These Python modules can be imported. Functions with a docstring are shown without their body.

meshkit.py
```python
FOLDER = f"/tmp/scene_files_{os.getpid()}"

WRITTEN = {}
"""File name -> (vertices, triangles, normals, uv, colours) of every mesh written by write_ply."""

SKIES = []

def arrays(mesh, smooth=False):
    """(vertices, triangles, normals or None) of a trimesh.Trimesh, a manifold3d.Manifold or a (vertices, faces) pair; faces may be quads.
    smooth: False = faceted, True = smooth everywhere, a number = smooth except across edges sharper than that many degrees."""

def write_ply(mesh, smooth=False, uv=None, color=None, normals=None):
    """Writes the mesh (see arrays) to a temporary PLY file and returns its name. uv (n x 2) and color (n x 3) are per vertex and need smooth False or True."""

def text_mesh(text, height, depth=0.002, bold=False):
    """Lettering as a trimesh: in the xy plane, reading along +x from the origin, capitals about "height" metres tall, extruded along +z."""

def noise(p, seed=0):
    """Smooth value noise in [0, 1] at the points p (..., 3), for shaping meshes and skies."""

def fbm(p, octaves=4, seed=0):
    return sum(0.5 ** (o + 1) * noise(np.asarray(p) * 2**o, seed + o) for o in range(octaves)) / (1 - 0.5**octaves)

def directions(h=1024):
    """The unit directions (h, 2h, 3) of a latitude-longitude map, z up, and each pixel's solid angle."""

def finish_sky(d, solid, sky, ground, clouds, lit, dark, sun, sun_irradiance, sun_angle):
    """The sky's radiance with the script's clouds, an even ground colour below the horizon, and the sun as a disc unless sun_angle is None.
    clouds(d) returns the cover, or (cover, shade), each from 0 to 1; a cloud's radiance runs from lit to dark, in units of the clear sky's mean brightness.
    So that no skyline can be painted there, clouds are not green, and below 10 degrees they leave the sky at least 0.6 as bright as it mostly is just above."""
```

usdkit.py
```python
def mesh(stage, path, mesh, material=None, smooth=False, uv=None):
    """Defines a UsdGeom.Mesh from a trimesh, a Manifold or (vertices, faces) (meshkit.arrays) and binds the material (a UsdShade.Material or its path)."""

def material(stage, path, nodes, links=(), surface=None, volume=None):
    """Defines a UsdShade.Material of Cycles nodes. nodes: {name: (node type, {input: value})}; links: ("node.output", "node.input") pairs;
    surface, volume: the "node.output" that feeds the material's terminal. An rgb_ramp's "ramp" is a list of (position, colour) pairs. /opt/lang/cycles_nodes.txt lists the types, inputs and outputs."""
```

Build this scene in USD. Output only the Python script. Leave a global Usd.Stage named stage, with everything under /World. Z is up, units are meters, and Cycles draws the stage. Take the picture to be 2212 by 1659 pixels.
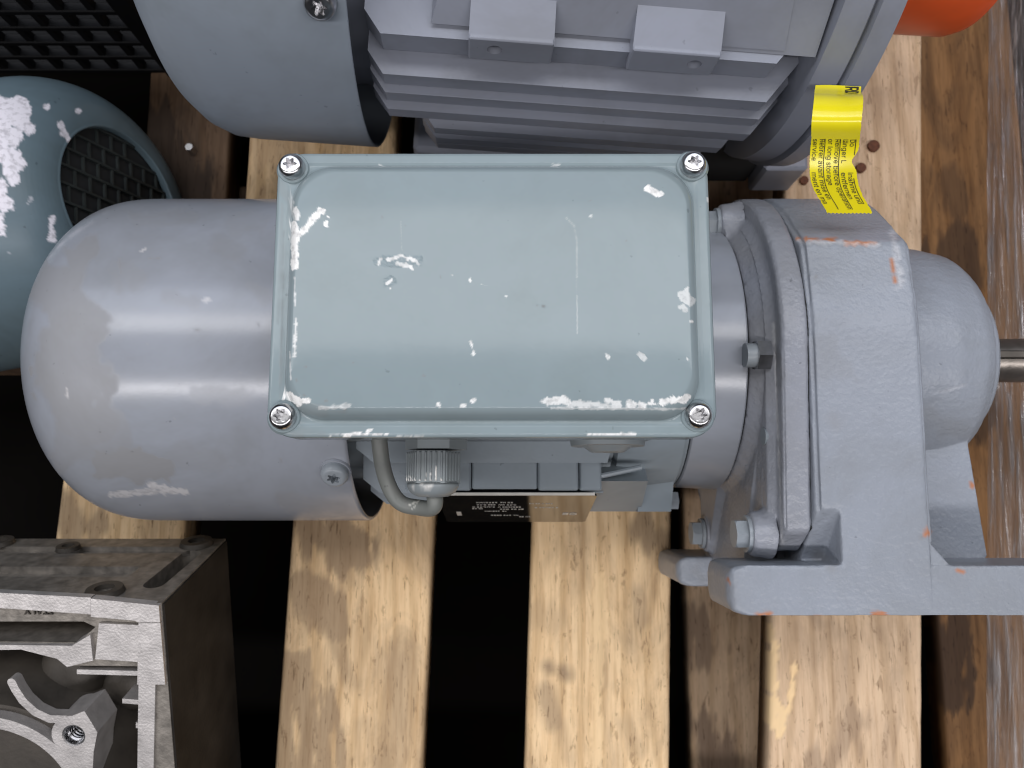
import math, random, numpy as np, trimesh, usdkit, meshkit
from manifold3d import Manifold, CrossSection
from shapely.geometry import Polygon, Point, LineString, box as sbox
from shapely.ops import unary_union
from shapely import affinity
from pxr import Usd, UsdGeom, UsdLux, UsdShade, Gf, Sdf, Vt

random.seed(3)
rng = np.random.default_rng(3)
stage = Usd.Stage.CreateInMemory()
UsdGeom.SetStageUpAxis(stage, UsdGeom.Tokens.z)
UsdGeom.SetStageMetersPerUnit(stage, 1.0)
UsdGeom.Xform.Define(stage, '/World')
UsdGeom.Scope.Define(stage, '/World/Looks')

# ---------------------------------------------------------------- camera, light, exposure
ZA, AY = 0.080, 0.0657            # height and place of the main motor's axis (it runs along x)
CH = ZA + 0.3844                  # camera height
TILT, FPX = math.radians(8.0), 1700.0
cam = UsdGeom.Camera.Define(stage, '/World/camera')
cam.AddTranslateOp().Set(Gf.Vec3d(0, 0, CH))
cam.AddRotateXOp().Set(math.degrees(TILT))
cam.CreateHorizontalApertureAttr(36.0)
cam.CreateVerticalApertureAttr(27.0)
cam.CreateFocalLengthAttr(36.0 * FPX / 2212)
cam.CreateFStopAttr(19.0)
cam.CreateFocusDistanceAttr(0.275)
cam.CreateClippingRangeAttr(Gf.Vec2f(0.01, 50))
cam.CreateExposureAttr(0.0)

dome = UsdLux.DomeLight.Define(stage, '/World/hall_ambient')
usdkit.material(stage, '/World/Looks/hall_air', {
    'b': ('background_shader', {'color': (0.80, 0.86, 1.0), 'strength': 0.014})}, surface='b.background')
UsdShade.MaterialBindingAPI.Apply(dome.GetPrim()).Bind(UsdShade.Material.Get(stage, '/World/Looks/hall_air'))


def lamp(name, x, y, z, w, h, power, color, rx=0.0):
    l = UsdLux.RectLight.Define(stage, '/World/' + name)
    l.AddTranslateOp().Set(Gf.Vec3d(x, y, z))
    l.AddRotateXOp().Set(rx)
    l.CreateWidthAttr(w); l.CreateHeightAttr(h)
    l.CreateIntensityAttr(power); l.CreateColorAttr(Gf.Vec3f(*color))


# two rows of tube lamps under the hall roof, running along the motor, and a further row behind the photographer
lamp('lamp_row', -0.9, 0.83, 2.9, 7.6, 0.57, 5.4, (1.0, 0.985, 0.99), 0)
lamp('lamp_row_001', -0.9, -1.42, 2.9, 7.6, 0.30, 16.0, (1.0, 0.972, 0.99), 0)
lamp('lamp_row_002', -0.3, 1.72, 2.9, 6.4, 1.16, 2.3, (0.80, 0.86, 1.0), 0)

CT, ST = math.cos(TILT), math.sin(TILT)


def P(px, py, z):
    """The point at height z that lies on the sight line measured at (px, py) in the photograph (2212 px wide)."""
    d = np.array([(px - 1106) / FPX, 0, 0]) + np.array([0, CT, ST]) * (830 - py) / FPX + np.array([0, ST, -CT])
    return np.array([0, 0, CH]) + d * ((z - CH) / d[2])


def PY(px, py, y):
    d = np.array([(px - 1106) / FPX, 0, 0]) + np.array([0, CT, ST]) * (830 - py) / FPX + np.array([0, ST, -CT])
    return np.array([0, 0, CH]) + d * (y / d[1])


def proj(v):
    v = np.asarray(v, float) - [0, 0, CH]
    dep = v[:, 1] * ST - v[:, 2] * CT
    return np.stack([1106 + FPX * v[:, 0] / dep, 830 - FPX * (v[:, 1] * CT + v[:, 2] * ST) / dep], 1)


# ---------------------------------------------------------------- scene helpers
used = {}


def free(path):
    n = used.get(path, 0); used[path] = n + 1
    return path if n == 0 else f'{path}_{n:03d}'


ORIG = {}


def keys(prim, label=None, cat=None, group=None, kind=None):
    for k, v in (('label', label), ('category', cat), ('group', group), ('kind', kind)):
        if v: prim.SetCustomDataByKey(k, v)


def thing(name, label, cat, loc=(0, 0, 0), group=None, kind=None):
    p = free('/World/' + name)
    x = UsdGeom.Xform.Define(stage, p)
    x.AddTranslateOp().Set(Gf.Vec3d(*map(float, loc)))
    keys(x.GetPrim(), label, cat, group, kind)
    ORIG[p] = np.array(loc, float)
    return p


def obj(parent, name, mesh, mat, smooth=30, label=None, kind=None, attrs=None):
    """One mesh of the scene, given in world coordinates, under parent (a thing or a part)."""
    p = free(parent + '/' + name)
    o = ORIG[parent]
    if hasattr(mesh, 'to_mesh'):
        m = mesh.to_mesh(); mesh = trimesh.Trimesh(m.vert_properties[:, :3], m.tri_verts, process=False)
    elif isinstance(mesh, tuple):
        v, f = np.asarray(mesh[0], float), np.asarray(mesh[1], int)
        if f.shape[1] == 4: f = np.vstack([f[:, [0, 1, 2]], f[:, [0, 2, 3]]])
        mesh = trimesh.Trimesh(v, f, process=False)
    mesh = trimesh.Trimesh(np.array(mesh.vertices) - o, np.array(mesh.faces), process=False)
    pr = usdkit.mesh(stage, p, mesh, mat, smooth=True if attrs else smooth)
    for k, a in (attrs or {}).items():
        UsdGeom.PrimvarsAPI(pr).CreatePrimvar(k, Sdf.ValueTypeNames.FloatArray, 'vertex').Set(Vt.FloatArray.FromNumpy(np.asarray(a, np.float32)))
    keys(pr.GetPrim(), label=label, kind=kind)
    ORIG[p] = o
    return p


def tm(m):
    if hasattr(m, 'to_mesh'):
        q = m.to_mesh(); return trimesh.Trimesh(np.array(q.vert_properties[:, :3], float), np.array(q.tri_verts), process=False)
    return m


def grid_faces(nr, nc, closed=True):
    i, j = np.meshgrid(np.arange(nr - 1), np.arange(nc if closed else nc - 1), indexing='ij')
    a = i * nc + j; b = i * nc + (j + 1) % nc
    return np.stack([a, b, b + nc, a + nc], -1).reshape(-1, 4)


def loft(loops, caps=True):
    L = np.asarray(loops, float)
    nr, nc = L.shape[:2]
    v = L.reshape(-1, 3)
    q = grid_faces(nr, nc)
    f = np.vstack([q[:, [0, 1, 2]], q[:, [0, 2, 3]]])
    if caps:
        v = np.vstack([v, L[0].mean(0), L[-1].mean(0)])
        k = np.arange(nc); k1 = (k + 1) % nc
        f = np.vstack([f, np.stack([k1, k, np.full(nc, nr * nc)], 1), np.stack([(nr - 1) * nc + k, (nr - 1) * nc + k1, np.full(nc, nr * nc + 1)], 1)])
    return v, f


def lathe(prof, y, z, n=96, caps=True):
    """Solid of revolution about a line along x through (y, z). prof: (x, radius) pairs."""
    a = np.arange(n) / n * 2 * np.pi
    return loft([np.stack([np.full(n, x), y + r * np.cos(a), z + r * np.sin(a)], 1) for x, r in prof], caps)


def dense(prof, step):
    out = [prof[0]]
    for a, b in zip(prof, prof[1:]):
        k = max(1, int(math.ceil(math.dist(a, b) / step)))
        out += [(a[0] + (b[0] - a[0]) * i / k, a[1] + (b[1] - a[1]) * i / k) for i in range(1, k + 1)]
    return out


def cylx(x0, x1, y, z, r0, r1=None, n=40):
    return Manifold.cylinder(x1 - x0, r0, r0 if r1 is None else r1, n).rotate((0, 90, 0)).translate((x0, y, z))


def cyly(y0, y1, x, z, r0, r1=None, n=40):
    """from y0 to y1 (y1 < y0: pointing towards -y)"""
    h = abs(y1 - y0)
    return Manifold.cylinder(h, r0, r0 if r1 is None else r1, n).rotate((90 if y1 < y0 else -90, 0, 0)).translate((x, y0, z))


def cylz(z0, z1, x, y, r0, r1=None, n=40):
    return Manifold.cylinder(z1 - z0, r0, r0 if r1 is None else r1, n).translate((x, y, z0))


def bx(x0, x1, y0, y1, z0, z1, b=0.0):
    if b <= 0:
        return Manifold.cube((x1 - x0, y1 - y0, z1 - z0)).translate((x0, y0, z0))
    pts = []
    for sx in (0, 1):
        for sy in (0, 1):
            for sz in (0, 1):
                c = np.array([(x0, x1)[sx], (y0, y1)[sy], (z0, z1)[sz]])
                s = np.array([1 - 2 * sx, 1 - 2 * sy, 1 - 2 * sz]) * b
                pts += [c + s * [1, 1, 0], c + s * [1, 0, 1], c + s * [0, 1, 1], c + s * .42]
    return Manifold.hull_points(np.array(pts))


def hull(pts): return Manifold.hull_points(np.array(pts, float))


def prism_x(poly, x0, x1, b=0.0):
    """Convex-or-not outline in (y, z) carried along x, ends chamfered by b."""
    def ex(pl, a, c):
        q = np.array(pl.exterior.coords)[:-1]
        cs = CrossSection([q if pl.exterior.is_ccw else q[::-1]])
        m = cs.extrude(c - a)                                   # (u, v, w) -> u=y, v=z, w=x
        return m.transform(np.array([[0, 0, 1, a], [1, 0, 0, 0], [0, 1, 0, 0]], float))
    m = ex(poly, x0 + b, x1 - b)
    if b > 0:
        m = m + ex(poly.buffer(-b), x0, x1)
    return m


def cast(m, edge, it=6, amp=0.0, seed=1, scale=300):
    """A union turned into a casting: refined, edges rounded by smoothing, skin slightly uneven."""
    t = tm(m.refine_to_length(edge))
    t.merge_vertices()
    trimesh.smoothing.filter_taubin(t, lamb=0.55, nu=0.53, iterations=it)
    if amp:
        n = np.array(t.vertex_normals)
        t.vertices = t.vertices + n * ((meshkit.fbm(t.vertices * scale, 3, seed) - .5) * 2 * amp)[:, None]
    return t


def spline(pts, n):
    pts = np.asarray(pts, float)
    from scipy.interpolate import CubicSpline
    t = np.r_[0, np.cumsum(np.linalg.norm(np.diff(pts, axis=0), axis=1))]
    return CubicSpline(t, pts)(np.linspace(0, t[-1], n))


def tube(pts, r, n=60, k=18):
    p = spline(pts, n)
    tg = np.gradient(p, axis=0); tg /= np.linalg.norm(tg, axis=1)[:, None]
    u = np.cross(tg[0], [0.3, 0.2, 1.0]); u /= np.linalg.norm(u)
    loops = []
    a = np.arange(k) / k * 2 * np.pi
    for i in range(n):
        u = u - tg[i] * (u @ tg[i]); u /= np.linalg.norm(u)
        w = np.cross(tg[i], u)
        loops.append(p[i] + r * (np.cos(a)[:, None] * u + np.sin(a)[:, None] * w))
    return loft(loops)


def rrect(hx, hy, r, n):
    """A rounded rectangle as n points (n a multiple of 8), evenly over four corner arcs and four sides."""
    q = n // 8; out = []
    for cx, cy, a0 in ((hx - r, hy - r, 0), (-hx + r, hy - r, 90), (-hx + r, -hy + r, 180), (hx - r, -hy + r, 270)):
        for i in range(q):
            a = math.radians(a0 + 90 * i / q); out.append((cx + r * math.cos(a), cy + r * math.sin(a)))
        a = math.radians(a0 + 90); e = (cx + r * math.cos(a), cy + r * math.sin(a))
        nx = {0: (-hx + r, hy), 90: (-hx, -hy + r), 180: (hx - r, -hy), 270: (hx, hy - r)}[a0]
        for i in range(q):
            out.append((e[0] + (nx[0] - e[0]) * i / q, e[1] + (nx[1] - e[1]) * i / q))
    return np.array(out)


def marks(v, caps, jitter=3.0, scale=.10, seed=7, soft=1.5, ani=1.0):
    """How far a spot of wear covers each vertex. caps: (x0, y0, x1, y1, half width[, strength]) as measured on the photograph."""
    q = proj(v)
    nz = (meshkit.fbm(np.c_[q * [scale, scale * ani], np.zeros(len(q))], 4, seed) - .5) * 2
    out = np.zeros(len(q))
    for c in caps:
        a, b, w = np.array(c[:2], float), np.array(c[2:4], float), c[4]
        s = c[5] if len(c) > 5 else 1.0
        d = b - a; L = max(d @ d, 1e-9)
        t = np.clip(((q - a) @ d) / L, 0, 1)
        r = np.linalg.norm(q - a - t[:, None] * d, axis=1)
        out = np.maximum(out, s * np.clip((w - r + nz * min(jitter, w * .9) * 1.6) / soft + .5, 0, 1))
    return out


# ---------------------------------------------------------------- materials
def paint(name, color, rough=0.36, bump=0.05, bscale=900, var=.10, wear=(0.80, 0.80, 0.78), spec=.4, speck=1.0, dstr=.5, grime=.75):
    nodes = {
        'g': ('geometry', {}),
        'n1': ('noise_texture', {'scale': 22, 'detail': 5, 'roughness': .6}),
        'n2': ('noise_texture', {'scale': bscale, 'detail': 3}),
        'n3': ('noise_texture', {'scale': 260, 'detail': 2}),
        'sp': ('rgb_ramp', {'ramp': [(0.0, (0, 0, 0)), (.735, (0, 0, 0)), (.775, (1, 1, 1)), (1, (1, 1, 1))]}),
        'spm': ('math', {'math_type': 'multiply', 'value2': .45 * speck}),
        'c1': ('mix_color', {'a': tuple(np.array(color) * (1 - var)), 'b': tuple(np.array(color) * (1 + var))}),
        'c2': ('mix_color', {'b': tuple(np.array(color) * .28)}),
        'gn': ('noise_texture', {'scale': 15, 'detail': 7, 'roughness': .68, 'distortion': .5}),
        'gr': ('rgb_ramp', {'ramp': [(0, (.70, .68, .64)), (.38, (.86, .85, .82)), (.54, (1, 1, 1)), (.66, (1, 1, 1)), (1, (1.10, 1.09, 1.08))]}),
        'cg': ('mix_color', {'blend_type': 'multiply', 'fac': grime, 'use_clamp': False}),
        'rg': ('math', {'math_type': 'multiply_add', 'value2': -.22 * grime}),
        'aw': ('attribute', {'attribute': 'wear'}), 'ad': ('attribute', {'attribute': 'dirt_shade'}), 'ar': ('attribute', {'attribute': 'rust'}),
        'cd': ('mix_color', {'b': (0.205, 0.195, 0.185)}),
        'cr': ('mix_color', {'b': (0.42, 0.17, 0.08)}),
        'wn': ('noise_texture', {'scale': 420, 'detail': 3}),
        'wr': ('rgb_ramp', {'ramp': [(.32, tuple(np.array(wear) * .68)), (.52, wear), (1, wear)]}),
        'cw': ('mix_color', {}),
        'dm': ('math', {'math_type': 'multiply', 'value2': dstr}),
        'r1': ('mix_float', {'a': rough + .11 * grime, 'b': .62}),
        'r2': ('mix_float', {'b': .55}),
        'hm': ('math', {'math_type': 'multiply_add', 'value2': -1.2}),
        'bp': ('bump', {'strength': bump, 'distance': .0006}),
        'p': ('principled_bsdf', {'specular_ior_level': spec}),
    }
    links = [('g.position', f'{n}.vector') for n in ('n1', 'n2', 'n3', 'wn', 'gn')] + [
        ('gn.fac', 'gr.fac'), ('c1.result', 'cg.a'), ('gr.color', 'cg.b'), ('gn.fac', 'rg.value1'), ('r2.result', 'rg.value3'), ('rg.value', 'p.roughness'), ('n1.fac', 'c1.fac'), ('n3.fac', 'sp.fac'), ('sp.color', 'spm.value1'), ('spm.value', 'c2.fac'), ('cg.result', 'c2.a'),
        ('ad.fac', 'dm.value1'), ('dm.value', 'cd.fac'), ('c2.result', 'cd.a'),
        ('ar.fac', 'cr.fac'), ('cd.result', 'cr.a'),
        ('wn.fac', 'wr.fac'), ('aw.fac', 'cw.fac'), ('cr.result', 'cw.a'), ('wr.color', 'cw.b'),
        ('ad.fac', 'r1.fac'), ('r1.result', 'r2.a'), ('ar.fac', 'r2.fac'),
        ('aw.fac', 'hm.value1'), ('n2.fac', 'hm.value3'), ('hm.value', 'bp.height'),
        ('cw.result', 'p.base_color'), ('bp.normal', 'p.normal')]
    return usdkit.material(stage, '/World/Looks/' + name, nodes, links, surface='p.BSDF')


def plain(name, color, rough=.5, metal=0.0, var=.15, scale=120, bump=0.0, bscale=400, spec=.5):
    nodes = {'g': ('geometry', {}), 'n': ('noise_texture', {'scale': scale, 'detail': 4}),
             'c': ('mix_color', {'a': tuple(np.array(color) * (1 - var)), 'b': tuple(np.array(color) * (1 + var))}), 'cr': ('rgb_ramp', {'ramp': [(0, (0, 0, 0)), (.25, (0, 0, 0)), (.75, (1, 1, 1)), (1, (1, 1, 1))]}),
             'n2': ('noise_texture', {'scale': bscale, 'detail': 3}), 'bp': ('bump', {'strength': bump, 'distance': .0006}),
             'p': ('principled_bsdf', {'roughness': rough, 'metallic': metal, 'specular_ior_level': spec})}
    links = [('g.position', 'n.vector'), ('g.position', 'n2.vector'), ('n.fac', 'cr.fac'), ('cr.color', 'c.fac'), ('c.result', 'p.base_color')]
    if bump: links += [('n2.fac', 'bp.height'), ('bp.normal', 'p.normal')]
    return usdkit.material(stage, '/World/Looks/' + name, nodes, links, surface='p.BSDF')


def wood(name, light, dark, stain, amount=.5, seed=0.0):
    nodes = {
        'g': ('geometry', {}),
        'm1': ('mapping', {'scale': (1.0, .07, 1.0), 'location': (seed, seed * .7, 0)}),
        'n1': ('noise_texture', {'scale': 260, 'detail': 6, 'roughness': .65, 'distortion': .4}),
        'm2': ('mapping', {'scale': (1.0, .35, 1.0), 'location': (seed * 1.3, seed, 0)}),
        'n2': ('noise_texture', {'scale': 26, 'detail': 6, 'roughness': .62, 'distortion': 1.2}),
        'm3': ('mapping', {'scale': (1.0, .22, 1.0), 'location': (seed, 0, seed)}),
        'w': ('wave_texture', {'bands_direction': 'x', 'scale': 22, 'distortion': 9, 'detail': 3, 'detail_scale': 1.2}),
        'n4': ('noise_texture', {'scale': 70, 'detail': 5, 'roughness': .7}),
        'm5': ('mapping', {'scale': (1.0, .045, 1.0), 'rotation': (0, 0, .04), 'location': (seed * 2, 0, 0)}),
        'n5': ('noise_texture', {'scale': 520, 'detail': 5, 'roughness': .75}),
        'r5': ('rgb_ramp', {'ramp': [(0, (.30, .25, .20)), (.38, (.66, .60, .53)), (.50, (.97, .96, .94)), (1, (1.0, 1.0, 1.0))]}),
        'm6': ('mapping', {'scale': (1.0, .30, 1.0), 'rotation': (0, 0, -.55), 'location': (seed, seed, 0)}),
        'n6': ('noise_texture', {'scale': 230, 'detail': 5, 'roughness': .7, 'distortion': 1.0}),
        'r6': ('rgb_ramp', {'ramp': [(0, (.26, .21, .17)), (.355, (.45, .39, .34)), (.40, (1, 1, 1)), (1, (1, 1, 1))]}), 'n7': ('noise_texture', {'scale': 900, 'detail': 2, 'roughness': .6}), 'm7': ('mapping', {'scale': (1.0, .08, 1.0), 'rotation': (0, 0, .12)}), 'r7': ('rgb_ramp', {'ramp': [(0, (.25, .2, .16)), (.31, (.35, .3, .25)), (.35, (1, 1, 1)), (1, (1, 1, 1))]}), 'c8': ('mix_color', {'blend_type': 'multiply', 'fac': .8}),
        'c5': ('mix_color', {'blend_type': 'multiply', 'fac': .5}), 'c6': ('mix_color', {'blend_type': 'multiply', 'fac': .55}),
        'aw': ('attribute', {'attribute': 'wear'}), 'c7': ('mix_color', {'b': (.86, .63, .36)}),
        'c1': ('mix_color', {'a': dark, 'b': light}),
        'r0': ('rgb_ramp', {'ramp': [(0, (0, 0, 0)), (.36, (.3, .3, .3)), (.55, (1, 1, 1)), (1, (1, 1, 1))]}),
        'c2': ('mix_color', {'blend_type': 'multiply', 'fac': .45}),
        'wr': ('rgb_ramp', {'ramp': [(0, (.62, .55, .45)), (.5, (1, 1, 1)), (1, (1, 1, 1))]}),
        'rs': ('rgb_ramp', {'ramp': [(0, (1, 1, 1)), (.36, (1, 1, 1)), (.56, (0, 0, 0)), (1, (0, 0, 0))]}),
        'sm': ('math', {'math_type': 'multiply', 'value2': amount}),
        'ad': ('attribute', {'attribute': 'dirt_shade'}),
        'mx': ('math', {'math_type': 'maximum'}),
        'c3': ('mix_color', {'b': stain}),
        'rd': ('rgb_ramp', {'ramp': [(0, (1, 1, 1)), (.27, (1, 1, 1)), (.33, (0, 0, 0)), (1, (0, 0, 0))]}),
        'dm': ('math', {'math_type': 'multiply', 'value2': .6}),
        'c4': ('mix_color', {'b': tuple(np.array(stain) * .6)}),
        'bp': ('bump', {'strength': .5, 'distance': .0008}),
        'p': ('principled_bsdf', {'roughness': .72, 'specular_ior_level': .25})}
    links = [('g.position', 'm1.vector'), ('g.position', 'm2.vector'), ('g.position', 'm3.vector'), ('g.position', 'n4.vector'),
             ('m1.vector', 'n1.vector'), ('m2.vector', 'n2.vector'), ('m3.vector', 'w.vector'),
             ('n1.fac', 'r0.fac'), ('r0.color', 'c1.fac'), ('w.fac', 'wr.fac'), ('c1.result', 'c2.a'), ('wr.color', 'c2.b'),
             ('n2.fac', 'rs.fac'), ('rs.color', 'sm.value1'), ('sm.value', 'mx.value1'), ('ad.fac', 'mx.value2'), ('mx.value', 'c3.fac'), ('c2.result', 'c3.a'),
             ('n4.fac', 'rd.fac'), ('rd.color', 'dm.value1'), ('dm.value', 'c4.fac'), ('c3.result', 'c4.a'),
             ('g.position', 'm5.vector'), ('m5.vector', 'n5.vector'), ('n5.fac', 'r5.fac'), ('g.position', 'm6.vector'), ('m6.vector', 'n6.vector'), ('n6.fac', 'r6.fac'),
             ('c4.result', 'c5.a'), ('r5.color', 'c5.b'), ('c5.result', 'c6.a'), ('r6.color', 'c6.b'), ('aw.fac', 'c7.fac'), ('c6.result', 'c8.a'), ('g.position', 'm7.vector'), ('m7.vector', 'n7.vector'), ('n7.fac', 'r7.fac'), ('r7.color', 'c8.b'), ('c8.result', 'c7.a'),
             ('n5.fac', 'bp.height'), ('bp.normal', 'p.normal'), ('c7.result', 'p.base_color')]
    return usdkit.material(stage, '/World/Looks/' + name, nodes, links, surface='p.BSDF')


GREY = (0.270, 0.300, 0.335)
M_cowl = paint('cowl_paint', (0.285, 0.305, 0.345), rough=.21, bump=.02, wear=(.62, .60, .60), spec=.6)
M_lid = paint('lid_paint', (0.250, 0.308, 0.328), rough=.085, spec=.22, grime=.42, bump=.015, wear=(.86, .86, .84), speck=.7)
M_body = paint('body_paint', (0.225, 0.262, 0.292), rough=.42, bump=.08)
M_cast = paint('cast_paint', (0.275, 0.300, 0.345), rough=.34, bump=.55, bscale=520, speck=.8, wear=(.6, .6, .62))
M_castin = paint('cast_paint_input_side', (0.270, 0.285, 0.325), rough=.30, bump=.7, bscale=420)
M_big = paint('large_motor_paint', (0.245, 0.262, 0.312), rough=.42, bump=.05, speck=.6)
M_bigcowl = paint('large_cowl_paint', (0.260, 0.300, 0.350), rough=.48, bump=.05)
M_teal = paint('teal_paint', (0.115, 0.165, 0.195), rough=.40, bump=.05, wear=(.74, .72, .78))
M_zinc = plain('bright_zinc', (.55, .55, .56), .26, 1.0, .12, 500)
M_zincp = paint('painted_bolt', (0.27, 0.30, 0.33), rough=.35, bump=.2, wear=(.7, .7, .7))
M_dark = plain('dark_gap', (.012, .013, .014), .8, 0, .2)
M_blackplate = plain('black_name_plate', (.022, .020, .018), .10, 0.35, .2, 60)
M_print = plain('plate_print', (.62, .60, .56), .45, .3)
M_steel = plain('shaft_steel', (.30, .27, .24), .34, 1.0, .3, 90, .15, 900)
M_keyway = plain('keyway_shadowed_steel', (.10, .09, .08), .5, 1.0, .3)
M_cable = paint('cable_sheath', (.165, .175, .165), rough=.45, bump=.1, bscale=700, wear=(.6, .6, .55))
M_gland = paint('gland_plastic', (.24, .27, .285), rough=.38, bump=.05, wear=(.78, .77, .74))
M_alu = plain('cast_aluminium', (.235, .215, .19), .50, .6, .42, 200, .25, 700)
M_aluw = plain('bright_worn_aluminium', (.54, .515, .50), .45, .6, .20, 140, .25, 900)
M_aludark = plain('dark_aluminium', (.060, .052, .043), .55, .3, .35, 60, .2, 400)  # darker casting tone for hub, bulges, ears and lettering
M_seal = plain('black_seal', (.06, .058, .06), .6, 0, .3, 200)
M_blackp = plain('black_moulded_plastic', (.004, .004, .0045), .5, 0, .3, 200, .0, 400, .14)
M_mesh = plain('dark_grille', (.022, .028, .028), .6, 0, .25)
M_orange = plain('orange_plastic', (.80, .105, .018), .38, 0, .12, 40)
M_yellow = plain('yellow_tape', (.80, .69, .014), .2, 0, .06, 60)
M_ink = plain('black_ink', (.025, .022, .012), .5)
M_rustbolt = plain('rusty_nail', (.13, .045, .02), .7, .2, .4, 500)
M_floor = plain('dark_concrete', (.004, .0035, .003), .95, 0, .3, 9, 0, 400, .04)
W1 = wood('pale_board', (.84, .61, .36), (.70, .47, .25), (.25, .175, .115), .55, 1.7)
W2 = wood('warm_board', (.86, .63, .375), (.72, .49, .265), (.27, .19, .125), .45, 5.1)
W3 = wood('grey_pink_board', (.76, .56, .375), (.64, .45, .29), (.27, .19, .135), .40, 9.2)
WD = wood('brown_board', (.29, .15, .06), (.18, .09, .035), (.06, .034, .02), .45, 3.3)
WX = wood('shaded_board', (.13, .082, .05), (.09, .055, .033), (.03, .02, .015), .6, 6.6)  # board wood with the shade under the motors put into its colour
M_film = usdkit.material(stage, '/World/Looks/stretch_film', {
    'g': ('geometry', {}), 'mp': ('mapping', {'scale': (1, .016, 1)}), 'n': ('noise_texture', {'scale': 300, 'detail': 4, 'roughness': .6, 'distortion': .15}),
    'bp': ('bump', {'strength': 1.0, 'distance': .003}),
    'st': ('rgb_ramp', {'ramp': [(0, (.16, .16, .16)), (.44, (.26, .26, .26)), (.55, (.48, .48, .48)), (.63, (.95, .95, .95)), (1, (1, 1, 1))]}),  # bright streaks paint the glints of the wrinkles as white film
    't': ('transparent_bsdf', {'color': (.97, .965, .97)}), 'gl': ('glossy_bsdf', {'roughness': .24, 'color': (1, 1, 1)}),
    'd': ('diffuse_bsdf', {'color': (.92, .90, .92)}), 'tr': ('translucent_bsdf', {'color': (.92, .90, .92)}),
    'm1': ('mix_closure', {'fac': .4}), 'm2': ('mix_closure', {'fac': .3}), 'm3': ('mix_closure', {})},
    [('g.position', 'mp.vector'), ('mp.vector', 'n.vector'), ('n.fac', 'bp.height'), ('bp.normal', 'gl.normal'), ('bp.normal', 'd.normal'), ('n.fac', 'st.fac'),
     ('d.BSDF', 'm1.closure1'), ('tr.BSDF', 'm1.closure2'), ('m1.closure', 'm2.closure1'), ('gl.BSDF', 'm2.closure2'),
     ('st.color', 'm3.fac'), ('t.BSDF', 'm3.closure1'), ('m2.closure', 'm3.closure2')], surface='m3.closure')


# ---------------------------------------------------------------- floor and pallets
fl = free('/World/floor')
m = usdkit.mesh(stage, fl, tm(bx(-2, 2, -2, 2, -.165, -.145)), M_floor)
keys(m.GetPrim(), kind='structure')


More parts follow.
